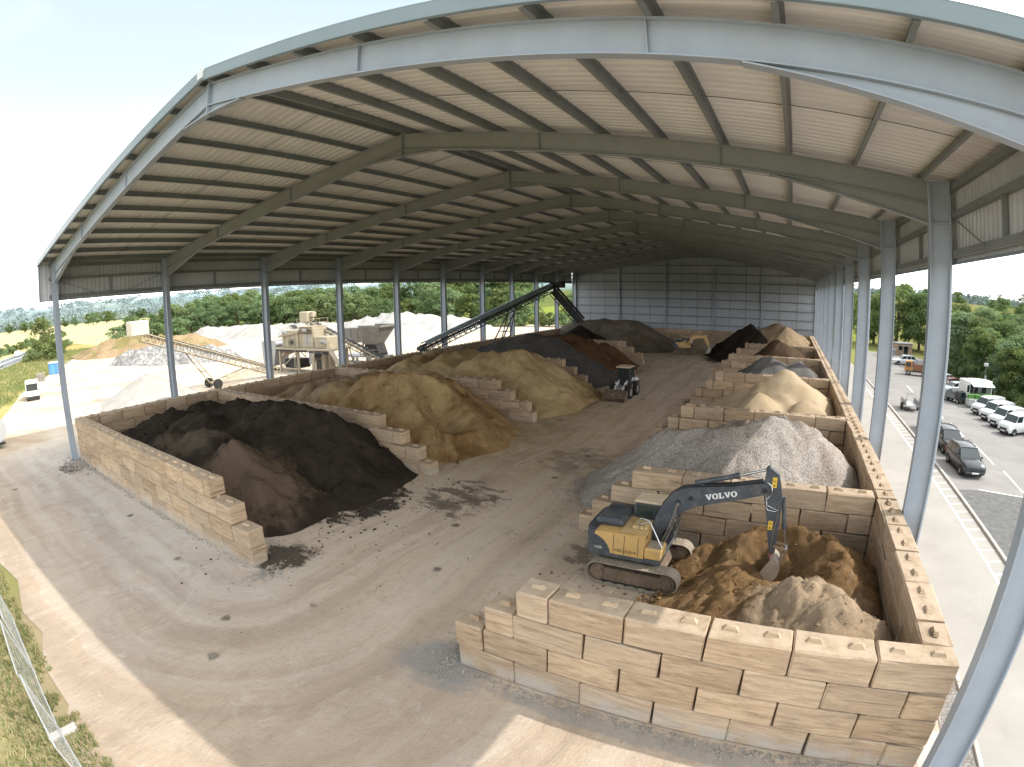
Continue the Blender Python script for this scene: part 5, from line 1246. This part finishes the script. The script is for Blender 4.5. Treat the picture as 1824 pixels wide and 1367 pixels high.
# screening plant
SP = thing('screening_plant', 'cream two-storey screening plant on legs in the quarry yard', 'screening plant', (-52, 31.5, 0)); SP.scale = (1, 1, .88)
def bx(n, x0, x1, y0, y1, z0, z1, m, c=.03, par=SP): return part(n, MB().cbox(x0, x1, y0, y1, z0, z1, c), m, par)
for x in (-5.6, -2.0, 1.2, 3.6):
    for y in (-1.3, 1.3): bx('leg', x - .13, x + .13, y - .13, y + .13, 0, 3.1, CREAM)
bx('platform', -6.0, 4.0, -1.7, 1.7, 3.1, 3.3, CREAM); 
bx('screen_box', -5.2, -2.0, -1.2, 1.2, 3.3, 5.6, CREAM, .06); bx('screen_box', -1.9, .6, -1.1, 1.1, 3.3, 6.0, CREAM, .06); bx('feed_box', .7, 2.9, -1.0, 1.0, 3.3, 4.8, CREAM, .06)
part('screen_deck', MB().prism([(-5.6, 4.6), (-1.6, 5.35), (-1.6, 5.6), (-5.6, 4.9)], -1.45, -1.21), CREAM, SP)
bx('dark_opening', -3.9, -2.6, -1.215, -1.203, 3.6, 4.4, BLK, .002); bx('panel', -.9, .2, -1.115, -1.104, 3.7, 5.0, GREYM, .002); bx('control_cabin', 1.1, 3.3, -1.9, -.2, .1, 2.7, CREAM, .05); bx('cabin_door', 2.0, 2.9, -1.912, -1.902, .15, 2.3, BLK, .002)
hp = MB(); 
for x in range(-6, 5, 2): hp.tube([(x, -1.66, 3.3), (x, -1.66, 4.3)], .03, 6)
hp.tube([(-6, -1.66, 4.3), (4, -1.66, 4.3)], .03, 6); hp.tube([(-6, -1.66, 3.8), (4, -1.66, 3.8)], .025, 6); part('handrail', hp, CREAM, SP)
st = MB(); st.beam((3.9, -1.5, 3.2), (6.4, -1.5, .1), .5, .12); st.beam((3.9, -1.7, 4.1), (6.4, -1.7, 1.0), .05, .05); part('stair', st, CREAM, SP)
bx('engine_unit', -5.2, -2.6, -1.0, 1.0, .5, 1.7, BLK, .08); part('chute', MB().prism([(-6.8, 2.2), (-4.2, 3.0), (-4.2, 2.7), (-6.8, 1.8)], -.6, .6), CREAM, SP); bx('feed_chute', -.6, 1.0, -.9, .9, 1.2, 3.09, GREYM, .1)
bx('top_walkway', -1.9, .6, -1.3, 1.3, 6.02, 6.1, CREAM, .02)
hz = MB(); hz.prism([(-9.6, .6), (-7.4, .6), (-6.6, 3.6), (-7.2, 4.2), (-9.9, 4.0)], -1.1, 1.1); part('side_hopper', hz, GREYM, SP)
# extra plant detail: ladders, dark underside strip, motors, guards, side rails
def rail(n, pts, h=.95):
    q = MB(); n_ = len(pts)
    for a, b in zip(pts, pts[1:]):
        a, b = Vector(a), Vector(b); k = max(1, int((b - a).length / 1.1))
        for i in range(k + 1): c = a.lerp(b, i / k); q.tube([c, c + Vector((0, 0, h))], .028, 6)
        for z in (h * .5, h): q.tube([a + Vector((0, 0, z)), b + Vector((0, 0, z))], .026, 6)
    part(n, q, CREAM, SP)
rail('handrail', [(-1.9, -1.3, 6.1), (.6, -1.3, 6.1), (.6, 1.3, 6.1)]); rail('handrail', [(-6.0, -1.68, 3.3), (-6.0, 1.6, 3.3)]); rail('handrail', [(.75, -1.0, 4.8), (2.85, -1.0, 4.8)])
ld = MB()
for x in (-2.25, -1.95): ld.tube([(x, -1.75, .1), (x, -1.75, 4.3)], .03, 6)
for i in range(13): ld.tube([(-2.25, -1.75, .4 + i * .3), (-1.95, -1.75, .4 + i * .3)], .02, 6)
part('ladder', ld, CREAM, SP)
for x, y, z in ((-4.6, -1.45, 5.3), (-.8, -1.3, 5.6), (2.2, -1.2, 4.2)): part('motor', MB().tube([(x, y, z), (x + .7, y, z)], .24, 12), GREYM, SP)
for a, b in (((-5.6, -1.3, .4), (-2.0, -1.3, 2.9)), ((1.2, -1.3, 2.9), (3.6, -1.3, .4)), ((-5.6, 1.3, 2.9), (-2.0, 1.3, .4))): part('brace', MB().beam(a, b, .08, .1), CREAM, SP)
for x in (-4.7, -3.6, -2.6): part('stiffener', MB().box(x - .05, x + .05, -1.27, -1.2, 3.35, 5.5), CREAM, SP)
for x in (-1.5, -.4): part('stiffener', MB().box(x - .04, x + .04, -1.16, -1.1, 3.35, 5.9), CREAM, SP)
part('screen_mesh', MB().box(-1.8, .5, -1.14, -1.105, 5.1, 5.7), RUSTY, SP); part('underside_panel', MB().prism([(-5.0, 2.4), (-2.2, 2.7), (-2.2, 3.09), (-5.0, 3.09)], -1.15, 1.15), RUSTY, SP)
part('underside_strip', MB().box(-5.9, 3.9, -1.75, -1.69, 2.86, 3.02), BLK, SP)  # black strip and brown panel along the platform underside
conveyor('side_conveyor', 'short low cream conveyor leaving the screening plant towards the shed', (-51, 30.5, 1.9), (-46.5, 27.0, 2.9), .8, CREAM, BELT, (((-47.4, 27.6, 0), .8),), .4)
conveyor('rear_conveyor', 'cream conveyor standing behind the screening plant', (-60, 38.5, 1.0), (-69, 41.0, 4.6), .9, CREAM, BELT, (((-66, 40.2, 0), .7),), .5)
ce, W = conveyor('feed_conveyor', 'inclined cream conveyor feeding the top of the screening plant', (-43.4, 33.6, 1.6), (-54.6, 32.2, 6.15), .8, CREAM, BELT, (((-48, 33.2, 0), .45),), .5)
hd = part('head_hood', MB().cbox(-.7, .8, -.6, .6, -.5, .75, .1), CREAM, ce); hd.location = W(1.0, 0, .1)
hd = part('motor', MB().cbox(-.4, .4, -.3, .3, 0, .6, .05), CREAM, ce); hd.location = W(.93, 0, .55)
HP = thing('loading_hopper', 'grey feed hopper with flared mouth beside the screening plant', 'hopper', (-53.6, 40.5, 0), .1)
HG = paint('hopper_grey', (.19, .18, .165), .6, .12, .7, 0, .3, (.4, .35, .28), .5)
q = MB(); q.prism([(-3.2, 2.6), (1.2, 2.6), (1.2, 4.5), (-3.2, 4.4)], -1.1, 1.1); part('bin', q, HG, HP)
for x in (-2.1, -1.0, .1): part('bin_rib', MB().box(x - .05, x + .05, -1.16, -1.1005, 2.6, 4.42), HG, HP)
q = MB(); V = [(1.0, -1.0, 2.4), (2.8, -1.0, 2.4), (2.8, 1.0, 2.4), (1.0, 1.0, 2.4), (.9, -1.7, 4.6), (4.2, -1.7, 4.6), (4.2, 1.7, 4.6), (.9, 1.7, 4.6)]; q.add(V, [(0, 1, 5, 4), (1, 2, 6, 5), (2, 3, 7, 6), (3, 0, 4, 7), (0, 3, 2, 1)]); q.box(.8, 4.35, -1.78, -1.68, 4.55, 4.8); q.box(.8, 4.35, 1.68, 1.78, 4.55, 4.8); q.box(4.25, 4.35, -1.67, 1.67, 4.55, 4.8); part('flared_mouth', q, HG, HP)
q = MB(); q.prism([(.8, 1.0), (3.4, 1.0), (2.9, 2.39), (1.1, 2.39)], -.9, .9); part('feeder', q, BLK, HP)
q = MB(); q.box(-3.4, 4.0, -1.2, 1.2, .75, .95); part('chassis', q, GREYM, HP)
for x in (-2.6, -.2, 1.9, 3.4):
    for y in (-1.05, 1.05): part('leg', MB().box(x - .14, x + .14, y - .1, y + .1, 0, .75), GREYM, HP)
for x in (-2.9, .9): part('support_column', MB().beam((x, -1.0, .95), (x, -1.0, 2.6), .16, .16), HG, HP)
q = MB(); q.tube([(1.0, -1.75, 1.2), (4.2, -1.75, 1.2)], .04, 6); q.tube([(1.0, -1.75, 1.8), (4.2, -1.75, 1.8)], .04, 6)
for x in (1, 2, 3, 4.2): q.tube([(x, -1.75, .9), (x, -1.75, 1.8)], .04, 6)
part('handrail', q, HG, HP)
g5 = 'odd vehicles and cabins along the yard fence'
v = thing('white_lorry', 'white lorry cab with brown flatbed by the yard fence', 'lorry', (-72.2, 3.2, 0), -.2); v.scale = (.86, .8, .86)
part('cab', MB().cbox(-.1, 1.7, -1.0, 1.0, .35, 2.6, .15), WHITE, v); part('windscreen', MB().box(1.702, 1.712, -.85, .85, 1.3, 2.2), GLS, v); part('side_window', MB().box(.5, 1.5, -1.012, -1.002, 1.35, 2.2), GLS, v); part('bumper', MB().cbox(1.5, 1.85, -1.0, 1.0, .2, .6, .04), BLK, v)
part('load_bed', MB().box(-3.4, -.2, -.95, .95, .7, 1.9), paint('load_brown', (.33, .21, .12), .8), v)
for x in (1.0, -2.6):
    for y in (-.85, .85): wheel(v, x, y, .42, .26, GREYM)
t = thing('portable_toilet', 'blue portable toilet cabin with white roof at the yard edge', 'portable toilet', (-99.0, 11.9, 0), -.5); t.scale = (.9, .9, .75)
part('cabin', MB().cbox(-.9, .9, -.8, .8, .05, 2.3, .05), paint('toilet_blue', (.07, .22, .55), .5), t); part('roof', MB().cbox(-.98, .98, -.88, .88, 2.3, 2.6, .12), WHITE, t); part('door', MB().box(.902, .915, -.45, .45, .1, 2.0), paint('toilet_door_blue', (.10, .28, .62), .5), t)
t = thing('water_tank', 'white rounded water tank trailer cut off by the left edge', 'tank', (-49.8, -4.6, 0), .2)
part('tank_shell', MB().tube([(-1.6, 0, 1.3), (-1.4, 0, 1.3), (1.4, 0, 1.3), (1.6, 0, 1.3)], .95, 20), WHITE, t); part('chassis', MB().box(-1.9, 1.9, -.6, .6, .3, .42), BLK, t)
for y in (-.8, .8): wheel(t, 0, y, .36, .22, GREYM)
t = thing('pallet_stack', 'grey stack of pallets between the lorry and the toilet', 'pallets', (-91, 7.9, 0), -.4)
for k in range(6):
    m = MB(); 
    for i in range(5): m.box(-.7, .7, -.6 + i * .27, -.48 + i * .27, k * .2 + .14, k * .2 + .17)
    for i in (-.6, 0, .6): m.box(i - .05, i + .05, -.6, .6, k * .2 + .02, k * .2 + .139)
    part('pallet', m, paint('pallet_wood_grey', (.34, .30, .25), .9) if k == 0 else bpy.data.materials['pallet_wood_grey'], t)
# ---- temporary mesh fence at the lower left
GALV = paint('galvanised_tube', (.50, .52, .53), .4, .1, 6, .5, .5)
def fence_panel(label, a, b, lean):
    A, B = Vector((*a, .12)), Vector((*b, .12)); L = (B - A).length; rz = atan2((B - A).y, (B - A).x)
    e = thing('mesh_fence_panel', label, 'fence', A, rz, 'temporary mesh fence panels'); e.rotation_euler = (lean, 0, rz)
    f = MB(); f.tube([(0, 0, 0), (0, 0, 1.75)], .022, 8); f.tube([(L, 0, 0), (L, 0, 1.75)], .022, 8); f.tube([(0, 0, .1), (L, 0, .1)], .018, 8); f.tube([(0, 0, 1.73), (L, 0, 1.73)], .018, 8); part('frame', f, GALV, e)
    w_ = MB(); n = int(L / .13)
    for i in range(n): w_.beam((.03 + i * (L - .06) / n, 0, .1), (.03 + i * (L - .06) / n, 0, 1.73), .004, .004, (0, 1, 0))
    for i in range(8): w_.beam((0, 0, .15 + i * .21), (L, 0, .15 + i * .21), .004, .004)
    part('wire_mesh', w_, GALV, e)
fence_panel('far mesh fence panel standing on the grass at the lower left', (-21.4, -7.75), (-18.25, -7.85), .15)
fence_panel('middle mesh fence panel at the lower left, nearest the concrete foot', (-18.2, -7.86), (-15.6, -8.0), .19)
fence_panel('near mesh fence panel cut off by the bottom of the picture', (-15.5, -8.0), (-12.9, -8.02), .16)
tag(part('fence_foot', MB().cbox(-15.67, -15.43, -8.34, -7.62, 0, .12, .02), KERB), 'concrete fence foot on the sand between two mesh panels', 'fence foot')
tag(part('chain_link_fence', (lambda m: (m.tube([(-24.8, -8.6, 1.1), (-21.6, -8.25, 1.0)], .02, 6), m.tube([(-21.6, -8.25, 0), (-21.6, -8.25, 1.05)], .03, 8), m.tube([(-24.8, -8.6, 0), (-24.8, -8.6, 1.15)], .03, 8), m)[-1])(MB()), GALV), 'low rail fence running off the left edge from the mesh panels', 'fence')
# ------------------------------------------------------------------ trees, bushes, woods, grass
def m_leaf(name, a, b_, c_, trans=.42):
    m = bpy.data.materials.new(name); m.use_nodes = True; nt = m.node_tree; nt.nodes.clear()
    out = nt.nodes.new('ShaderNodeOutputMaterial'); p = _pos(nt); r = _random(nt)
    n = _noise(nt, p, .55, 4, .6); n2 = _noise(nt, p, 3.5, 3, .6)
    f = _math(nt, 'ADD', _math(nt, 'MULTIPLY', n, .65), _math(nt, 'MULTIPLY', n2, .35))
    c = _ramp(nt, f, [(.34, a), (.5, b_), (.66, c_)])
    hs = nt.nodes.new('ShaderNodeHueSaturation'); nt.links.new(c, hs.inputs['Color'])
    nt.links.new(_range(nt, r, 0, 1, .465, .515), hs.inputs['Hue']); nt.links.new(_range(nt, r, 0, 1, .75, 1.25), hs.inputs['Value']); nt.links.new(_range(nt, r, 1, 0, .8, 1.05), hs.inputs['Saturation'])
    d = nt.nodes.new('ShaderNodeBsdfDiffuse'); t = nt.nodes.new('ShaderNodeBsdfTranslucent'); x = nt.nodes.new('ShaderNodeMixShader')
    nt.links.new(hs.outputs[0], d.inputs[0]); nt.links.new(_mix(nt, .5, hs.outputs[0], (.13, .22, .05)), t.inputs[0]); x.inputs[0].default_value = trans
    nt.links.new(d.outputs[0], x.inputs[1]); nt.links.new(t.outputs[0], x.inputs[2]); nt.links.new(x.outputs[0], out.inputs[0]); return m
LEAF = {'mid': m_leaf('leaves_mid_green', (.078, .128, .05), (.155, .22, .085), (.235, .305, .135)),
        'dark': m_leaf('leaves_dark_green', (.055, .10, .045), (.118, .182, .078), (.19, .26, .115)),
        'pale': m_leaf('leaves_pale_green', (.10, .15, .06), (.19, .25, .105), (.27, .33, .16)),
        'far': m_leaf('leaves_hazy_far', (.185, .24, .25), (.215, .268, .275), (.245, .295, .295), .1)}  # far leaves carry the haze in their pale blue-green colour
LEAF['near'] = m_leaf('leaves_backlit_green', (.105, .16, .065), (.20, .28, .11), (.30, .37, .18), .5)  # near leaf copies lightened to offset the shaded side in view
LEAF['neard'] = m_leaf('leaves_backlit_dark', (.078, .13, .06), (.155, .23, .10), (.24, .315, .15), .5)
LEAF['nearp'] = m_leaf('leaves_backlit_pale', (.12, .175, .075), (.21, .275, .13), (.30, .36, .19), .5)
BARK = paint('tree_bark', (.10, .08, .06), .95, .25, 3, 0, .05)
def crown_mesh(seed, R, H, z0, nblob, leaf, per, shape='round'):
    rnd = random.Random(seed); m = MB(); blobs = []
    for i in range(nblob):
        t = rnd.random(); a = rnd.uniform(0, 2 * pi)
        zz = z0 + (H - z0) * (.08 + .86 * t)
        prof = {'round': sin(pi * (.16 + .76 * t)) ** .75, 'cone': 1.05 - .8 * t, 'bush': (1 - t * t) ** .5 * .95 + .05}[shape]
        rad = R * prof * (rnd.random() ** .45) * .82
        s_ = R * rnd.uniform(.22, .42) * (.75 + .4 * prof)
        blobs.append((rad * cos(a), rad * sin(a), min(zz, H - s_ * .55), s_, s_ * rnd.uniform(.6, .85)))
    for bx_, by, bz, sr, sh in blobs:
        for k in range(per):
            u = rnd.uniform(-1, 1); a = rnd.uniform(0, 2 * pi); q = sqrt(1 - u * u)
            d = Vector((q * cos(a), q * sin(a), u)); 
            if d.z < -.35 and rnd.random() < .6: continue
            rr = .62 + .42 * rnd.random()
            c = Vector((bx_ + d.x * sr * rr, by + d.y * sr * rr, bz + d.z * sh * rr))
            nrm = (d + Vector((rnd.uniform(-.8, .8), rnd.uniform(-.8, .8), rnd.uniform(-.5, .9)))).normalized()
            t1 = nrm.cross(Vector((rnd.random() - .5, rnd.random() - .5, rnd.random() - .5))).normalized(); t2 = nrm.cross(t1)
            L = leaf * rnd.uniform(.6, 1.25); w_ = L * rnd.uniform(.4, .7)
            m.add([c - t1 * L * .5, c - t2 * w_ * .5 + t1 * L * .05, c + t1 * L * .5, c + t2 * w_ * .5 + t1 * L * .05], [(0, 1, 2, 3)])
    return m.mesh('crown'), blobs
def trunk_mesh(seed, blobs, H, r):
    rnd = random.Random(seed + 99); m = MB(); top_ = H * .72; pts = []
    for i in range(6): t = i / 5; pts.append((rnd.uniform(-.12, .12) * t * 2, rnd.uniform(-.12, .12) * t * 2, -.2 + (top_ + .2) * t))
    m.tube(pts, r, 8, True, r * .22)
    for b in sorted(blobs, key=lambda q: -q[3])[:9]:
        s_ = Vector((0, 0, max(.4, b[2] * .55))); e = Vector(b[:3]); mid = s_.lerp(e, .5) + Vector((0, 0, -.1 * (e - s_).length))
        m.tube([s_, mid, e], r * .34, 6, False, r * .06)
    return m.mesh('trunk')
PROTO = {}
def proto(kind, leafkey, seed, R, H, z0, nblob, leaf, per, shape, r):
    me, bl = crown_mesh(seed, R, H, z0, nblob, leaf, per, shape); me.materials.append(LEAF[leafkey])
    tm = trunk_mesh(seed, bl, H, r); tm.materials.append(BARK); PROTO.setdefault(kind, []).append((me, tm))
for s_ in range(3): proto('near', 'near', 20 + s_, 3.0, 8.0, .8, 30, .36, 260, 'round', .2)
for s_ in range(2): proto('neardark', 'neard', 30 + s_, 3.0, 8.0, .5, 30, .36, 260, 'round', .2)
for s_ in range(2): proto('willow', 'nearp', 40 + s_, 3.0, 8.0, .3, 34, .34, 240, 'round', .18)
for s_ in range(3): proto('mid', 'mid', 50 + s_, 4.2, 10.0, 1.0, 26, .62, 130, 'round', .28)
for s_ in range(2): proto('middark', 'dark', 60 + s_, 4.2, 10.0, .8, 26, .62, 130, 'round', .28)
for s_ in range(2): proto('midpale', 'pale', 70 + s_, 4.2, 10.0, .8, 26, .58, 130, 'round', .26)
for s_ in range(2): proto('bush', 'mid', 80 + s_, 2.2, 3.0, .05, 16, .36, 130, 'bush', .08)
proto('bush', 'pale', 85, 2.2, 3.0, .05, 16, .34, 130, 'bush', .08)
_cnt = {}
def tree(kind, x, y, H, label, group, wide=1.0, name='tree', z=None):
    k = _cnt.get(kind, 0); _cnt[kind] = k + 1; me, tm = PROTO[kind][k % len(PROTO[kind])]
    base = {'bush': 3.0}.get(kind, 10.0 if kind.startswith('mid') else 8.0); s_ = H / base
    e = thing(name, label, 'bush' if name == 'bush' else 'tree', (x, y, terrain_h(x, y) - .05 if z is None else z), random.uniform(0, 6.28), group)
    e.scale = (s_ * wide * random.uniform(.9, 1.1), s_ * wide * random.uniform(.9, 1.1), s_)
    for nm, q in (('trunk', tm), ('crown', me)):
        o = bpy.data.objects.new(nm, q); COL.objects.link(o); o.parent = e
    return e
rnd = random.Random(5)
# --- right-hand side, beyond the car park
GR = 'trees crowding the far edge of the car park'
LR = {'near': 'mid-green leafy tree in the thicket beside the car park', 'neardark': 'dark green tree in the thicket beside the car park', 'willow': 'pale willowy tree in the thicket beside the car park'}
for (x0, x1, y0, y1, n, h0, h1) in ((19.5, 22.5, 26, 66, 20, 4.6, 6.6), (23, 28, 24, 72, 20, 6.0, 7.8), (28.5, 36, 26, 80, 15, 6.2, 8.0)):
    for i in range(n):
        y = y0 + (y1 - y0) * (i + rnd.uniform(.1, .9)) / n; x = rnd.uniform(x0, x1); k = rnd.choice(['near', 'neardark', 'willow', 'near', 'neardark'])
        tree(k, x, y, rnd.uniform(h0, h1), LR[k], GR + ' (' + k.replace('near', '').replace('dark', 'dark green').strip('() ') + ')' if False else {'near': 'mid-green trees beside the car park', 'neardark': 'dark green trees beside the car park', 'willow': 'pale willowy trees beside the car park'}[k], 1.15)
for i in range(16):
    y = 28 + i * 2.5; tree('bush', 18.9 + rnd.uniform(-.2, .6), y + rnd.uniform(-.6, .6), rnd.uniform(1.6, 2.6), 'low bush at the foot of the trees beside the car park', 'low bushes along the car park edge', 1.0, 'bush')
for (x, y, H, k, lb) in ((16.8, 95, 11.8, 'near', 'tallest tree behind the brick hut, seen between two shed columns'), (20.5, 92, 10.2, 'neardark', 'broad dark tree to the right of the tallest one behind the hut'), (13.0, 99, 9.2, 'neardark', 'dark tree to the left of the tallest one behind the hut'), (9.5, 112, 9.5, 'near', 'tree furthest down the road beyond the shed gable'), (23.8, 88, 8.6, 'willow', 'pale tree at the corner of the car park, right of the hut'), (6.5, 124, 9.5, 'neardark', 'dark tree at the end of the access road'), (1.5, 132, 10, 'near', 'green tree peeping between the last right-hand columns')):
    tree(k, x, y, H, lb, None, 1.15)
for x, y, H in ((20.5, 70, 8.2), (24, 67, 8.4), (27, 74, 8.6), (22.5, 76, 8.8), (20, 64, 7.8), (30, 66, 8.2)): tree(rnd.choice(['near', 'willow']), x, y, H, 'leafy tree at the far corner of the car park, left of the thicket', 'trees at the far corner of the car park', 1.2)
tree('willow', 21.2, 61, 7.4, 'feathery pale tree rising above the parked red car', None, 1.0)
for i in range(24):
    a = rnd.uniform(.18, .62); d = rnd.uniform(150, 330); x, y = -4 + d * sin(a), -8 + d * cos(a); tree(rnd.choice(['mid', 'middark']), x, y, rnd.uniform(6, 9), 'tree dotted on the hillside field beyond the car park', 'trees dotted on the right-hand hillside', 1.2)
# --- left-hand side, behind the quarry yard
LL = {'mid': ('mid-green tree in the belt behind the quarry yard', 'mid-green trees behind the quarry yard'), 'middark': ('dark green tree in the belt behind the quarry yard', 'dark green trees behind the quarry yard'), 'midpale': ('pale green tree in the belt behind the quarry yard', 'pale green trees behind the quarry yard')}
def belt(pts, n, depth, h0, h1, kinds=('mid', 'middark', 'midpale', 'mid', 'middark')):
    P = [Vector(p) for p in pts]; seg = [(b - a).length for a, b in zip(P, P[1:])]; T = sum(seg)
    for i in range(n):
        s_ = T * (i + rnd.uniform(.15, .85)) / n; j = 0
        while j < len(seg) - 1 and s_ > seg[j]: s_ -= seg[j]; j += 1
        d = (P[j + 1] - P[j]).normalized(); q = P[j] + d * s_ + Vector((-d.y, d.x)) * rnd.uniform(0, depth); k = rnd.choice(kinds)
        tree(k, q.x, q.y, rnd.uniform(h0, h1), *LL[k], 1.15)
belt([(-190, 66), (-150, 84), (-118, 93), (-84, 99), (-64, 108)], 30, 5, 7.0, 10)
belt([(-200, 78), (-150, 96), (-118, 105), (-84, 113), (-68, 118)], 26, 8, 9.5, 12)
belt([(-230, 100), (-150, 118), (-100, 128), (-78, 134)], 24, 12, 11, 13.5)
belt([(-112, 122), (-95, 128), (-78, 132)], 9, 8, 15, 17.5)
belt([(-58, 112), (-40, 120), (-18, 124), (0, 124)], 12, 6, 7, 10)
belt([(-64, 190), (-40, 196), (-10, 196), (10, 190)], 16, 22, 12, 15)
belt([(-78, 250), (-30, 262), (20, 250)], 16, 40, 14, 17)
for i in range(12): tree('bush', -70 + i * 2.3 + rnd.uniform(-1, 1), 102 + i * .7 + rnd.uniform(-1, 1), rnd.uniform(2, 3.6), 'scrubby bush on the far edge of the quarry yard', 'scrubby bushes behind the quarry yard', 1.0, 'bush')
tree('midpale', -141, 18.6, 9.4, 'lone tall tree at the edge of the yellow field, by the end column', None, .82)
tree('bush', -133, 18.8, 4.2, 'dark bush at the foot of the lone tall tree', None, 1.2, 'bush')
for (x, y, H, lb) in ((-150, 46, 7.5, 'rounded bush-like tree in front of the yellow field'), (-141, 38, 5.2, 'low green shrub left of the clay heap'), (-132, 46, 5.4, 'spreading shrub behind the clay heap'), (-136, 54, 6, 'leafy shrub between the clay heap and the tall trees')):
    tree('mid', x, y, H, lb, None, 1.5)
for i in range(14): s_ = 34 + i * 4.4; q = RA + RD_ * s_ + RN * -8.5; tree('bush', q.x, q.y, rnd.uniform(1.6, 3.0), 'hedgerow bush on the near verge of the dual carriageway', 'bushes on the near carriageway verge', 1.3, 'bush')
for i in range(16): s_ = 60 + i * 8.5; q = RA + RD_ * s_ + RN * 9; tree('bush', q.x, q.y, rnd.uniform(2.2, 3.4), 'round bush in the row between the carriageway and the yellow field', 'row of round bushes by the yellow field', 1.1, 'bush')
for (x0, y0, x1, y1, n, lb, gp) in ((-620, 40, -560, 190, 16, 'tree on the far side of the yellow field', 'trees beyond the yellow field'), (-760, 60, -640, 380, 26, 'hazy tree in the hedgerow past the yellow field', 'hazy hedgerow trees'), (-330, 175, -230, 230, 14, 'tree in the copse beyond the yard trees', 'trees of the middle copse')):
    for i in range(n): t = (i + rnd.random()) / n; tree(rnd.choice(['mid', 'middark']), x0 + (x1 - x0) * t + rnd.uniform(-14, 14), y0 + (y1 - y0) * t + rnd.uniform(-10, 10), rnd.uniform(8, 13), lb, gp, 1.3)
# --- far woods that read as one mass on the hills
def woods(name, spots, leafkey, size, label):
    m = MB(); r2 = random.Random(3)
    for x, y, s_ in spots:
        z = terrain_h(x, y)
        for k in range(70):
            a = r2.uniform(0, 2 * pi); u = r2.random(); q = sqrt(r2.random()); c = Vector((x + s_ * q * cos(a), y + s_ * q * sin(a), z + s_ * (.25 + .9 * u)))
            t1 = Vector((r2.gauss(0, 1), r2.gauss(0, 1), r2.gauss(0, .6))).normalized(); t2 = t1.cross(Vector((r2.gauss(0, 1), r2.gauss(0, 1), r2.gauss(0, 1)))).normalized(); L = s_ * r2.uniform(.10, .24)
            m.add([c - t1 * L, c - t2 * L * .6, c + t1 * L, c + t2 * L * .6], [(0, 1, 2, 3)])
    return tag(part(name, m, LEAF[leafkey]), label, kind='stuff')
S_ = []
for i in range(1500):
    a = rnd.uniform(-1.75, -.45); d = rnd.uniform(650, 2700); x, y = -10 + d * sin(a), 20 + d * cos(a)
    if fbm(x / 300, y / 220, 6) > -.02: S_.append((x, y, rnd.uniform(6, 10) + d * .003))
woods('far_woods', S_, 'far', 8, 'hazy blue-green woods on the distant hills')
S_ = []
for i in range(420):
    a = rnd.uniform(.05, .95); d = rnd.uniform(330, 560); x, y = -10 + d * sin(a), 20 + d * cos(a); S_.append((x, y, rnd.uniform(4.5, 7)))
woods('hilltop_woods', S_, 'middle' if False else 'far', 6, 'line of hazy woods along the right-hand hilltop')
# --- grass at the lower left and on the verges
def grass(name, spots, mats, label, h=.16):
    m = MB(); r2 = random.Random(8)
    for x, y, z, s_ in spots:
        for k in range(5):
            a = r2.uniform(0, 2 * pi); ln = r2.uniform(.3, 1) * s_; b = Vector((x + r2.gauss(0, .05), y + r2.gauss(0, .05), z)); w_ = Vector((cos(a), sin(a), 0)) * (.012 + .03 * s_); d = Vector((r2.gauss(0, .45), r2.gauss(0, .45), 1)) * ln
            m.cur = r2.choice((0, 1, 1)); m.add([b - w_, b + w_, b + d * .6 + w_ * .5, b + d], [(0, 1, 2, 3)])
    return tag(part(name, m, mats), label, kind='stuff')
GM = [m_leaf('grass_green', (.085, .125, .03), (.14, .19, .05), (.22, .26, .09), .3), m_leaf('grass_straw', (.27, .22, .09), (.36, .29, .13), (.45, .37, .19), .3)]
sp_ = []
while len(sp_) < 5200:
    x = rnd.uniform(-28, -12.5); y = -7.45 - abs(rnd.gauss(0, 1)) * 1.0
    if fbm(x * .7, y * .7, 3) > -.12 - .35 * (-7.6 - y): sp_.append((x, y, -.03 if y < -7.6 else 0, rnd.uniform(.08, .24)))
grass('verge_grass', sp_, GM, 'tufted green and straw grass at the lower left')
sp_ = []
for i in range(9000):
    s_ = rnd.uniform(-60, 60); o = rnd.uniform(-20, -4.8); q = RA + RD_ * s_ + RN * o; 
    if q.x > -30: continue
    sp_.append((q.x, q.y, -.03, rnd.uniform(.3, .8)))
grass('embankment_grass', sp_, GM[::-1], 'long golden grass on the bank below the dual carriageway')
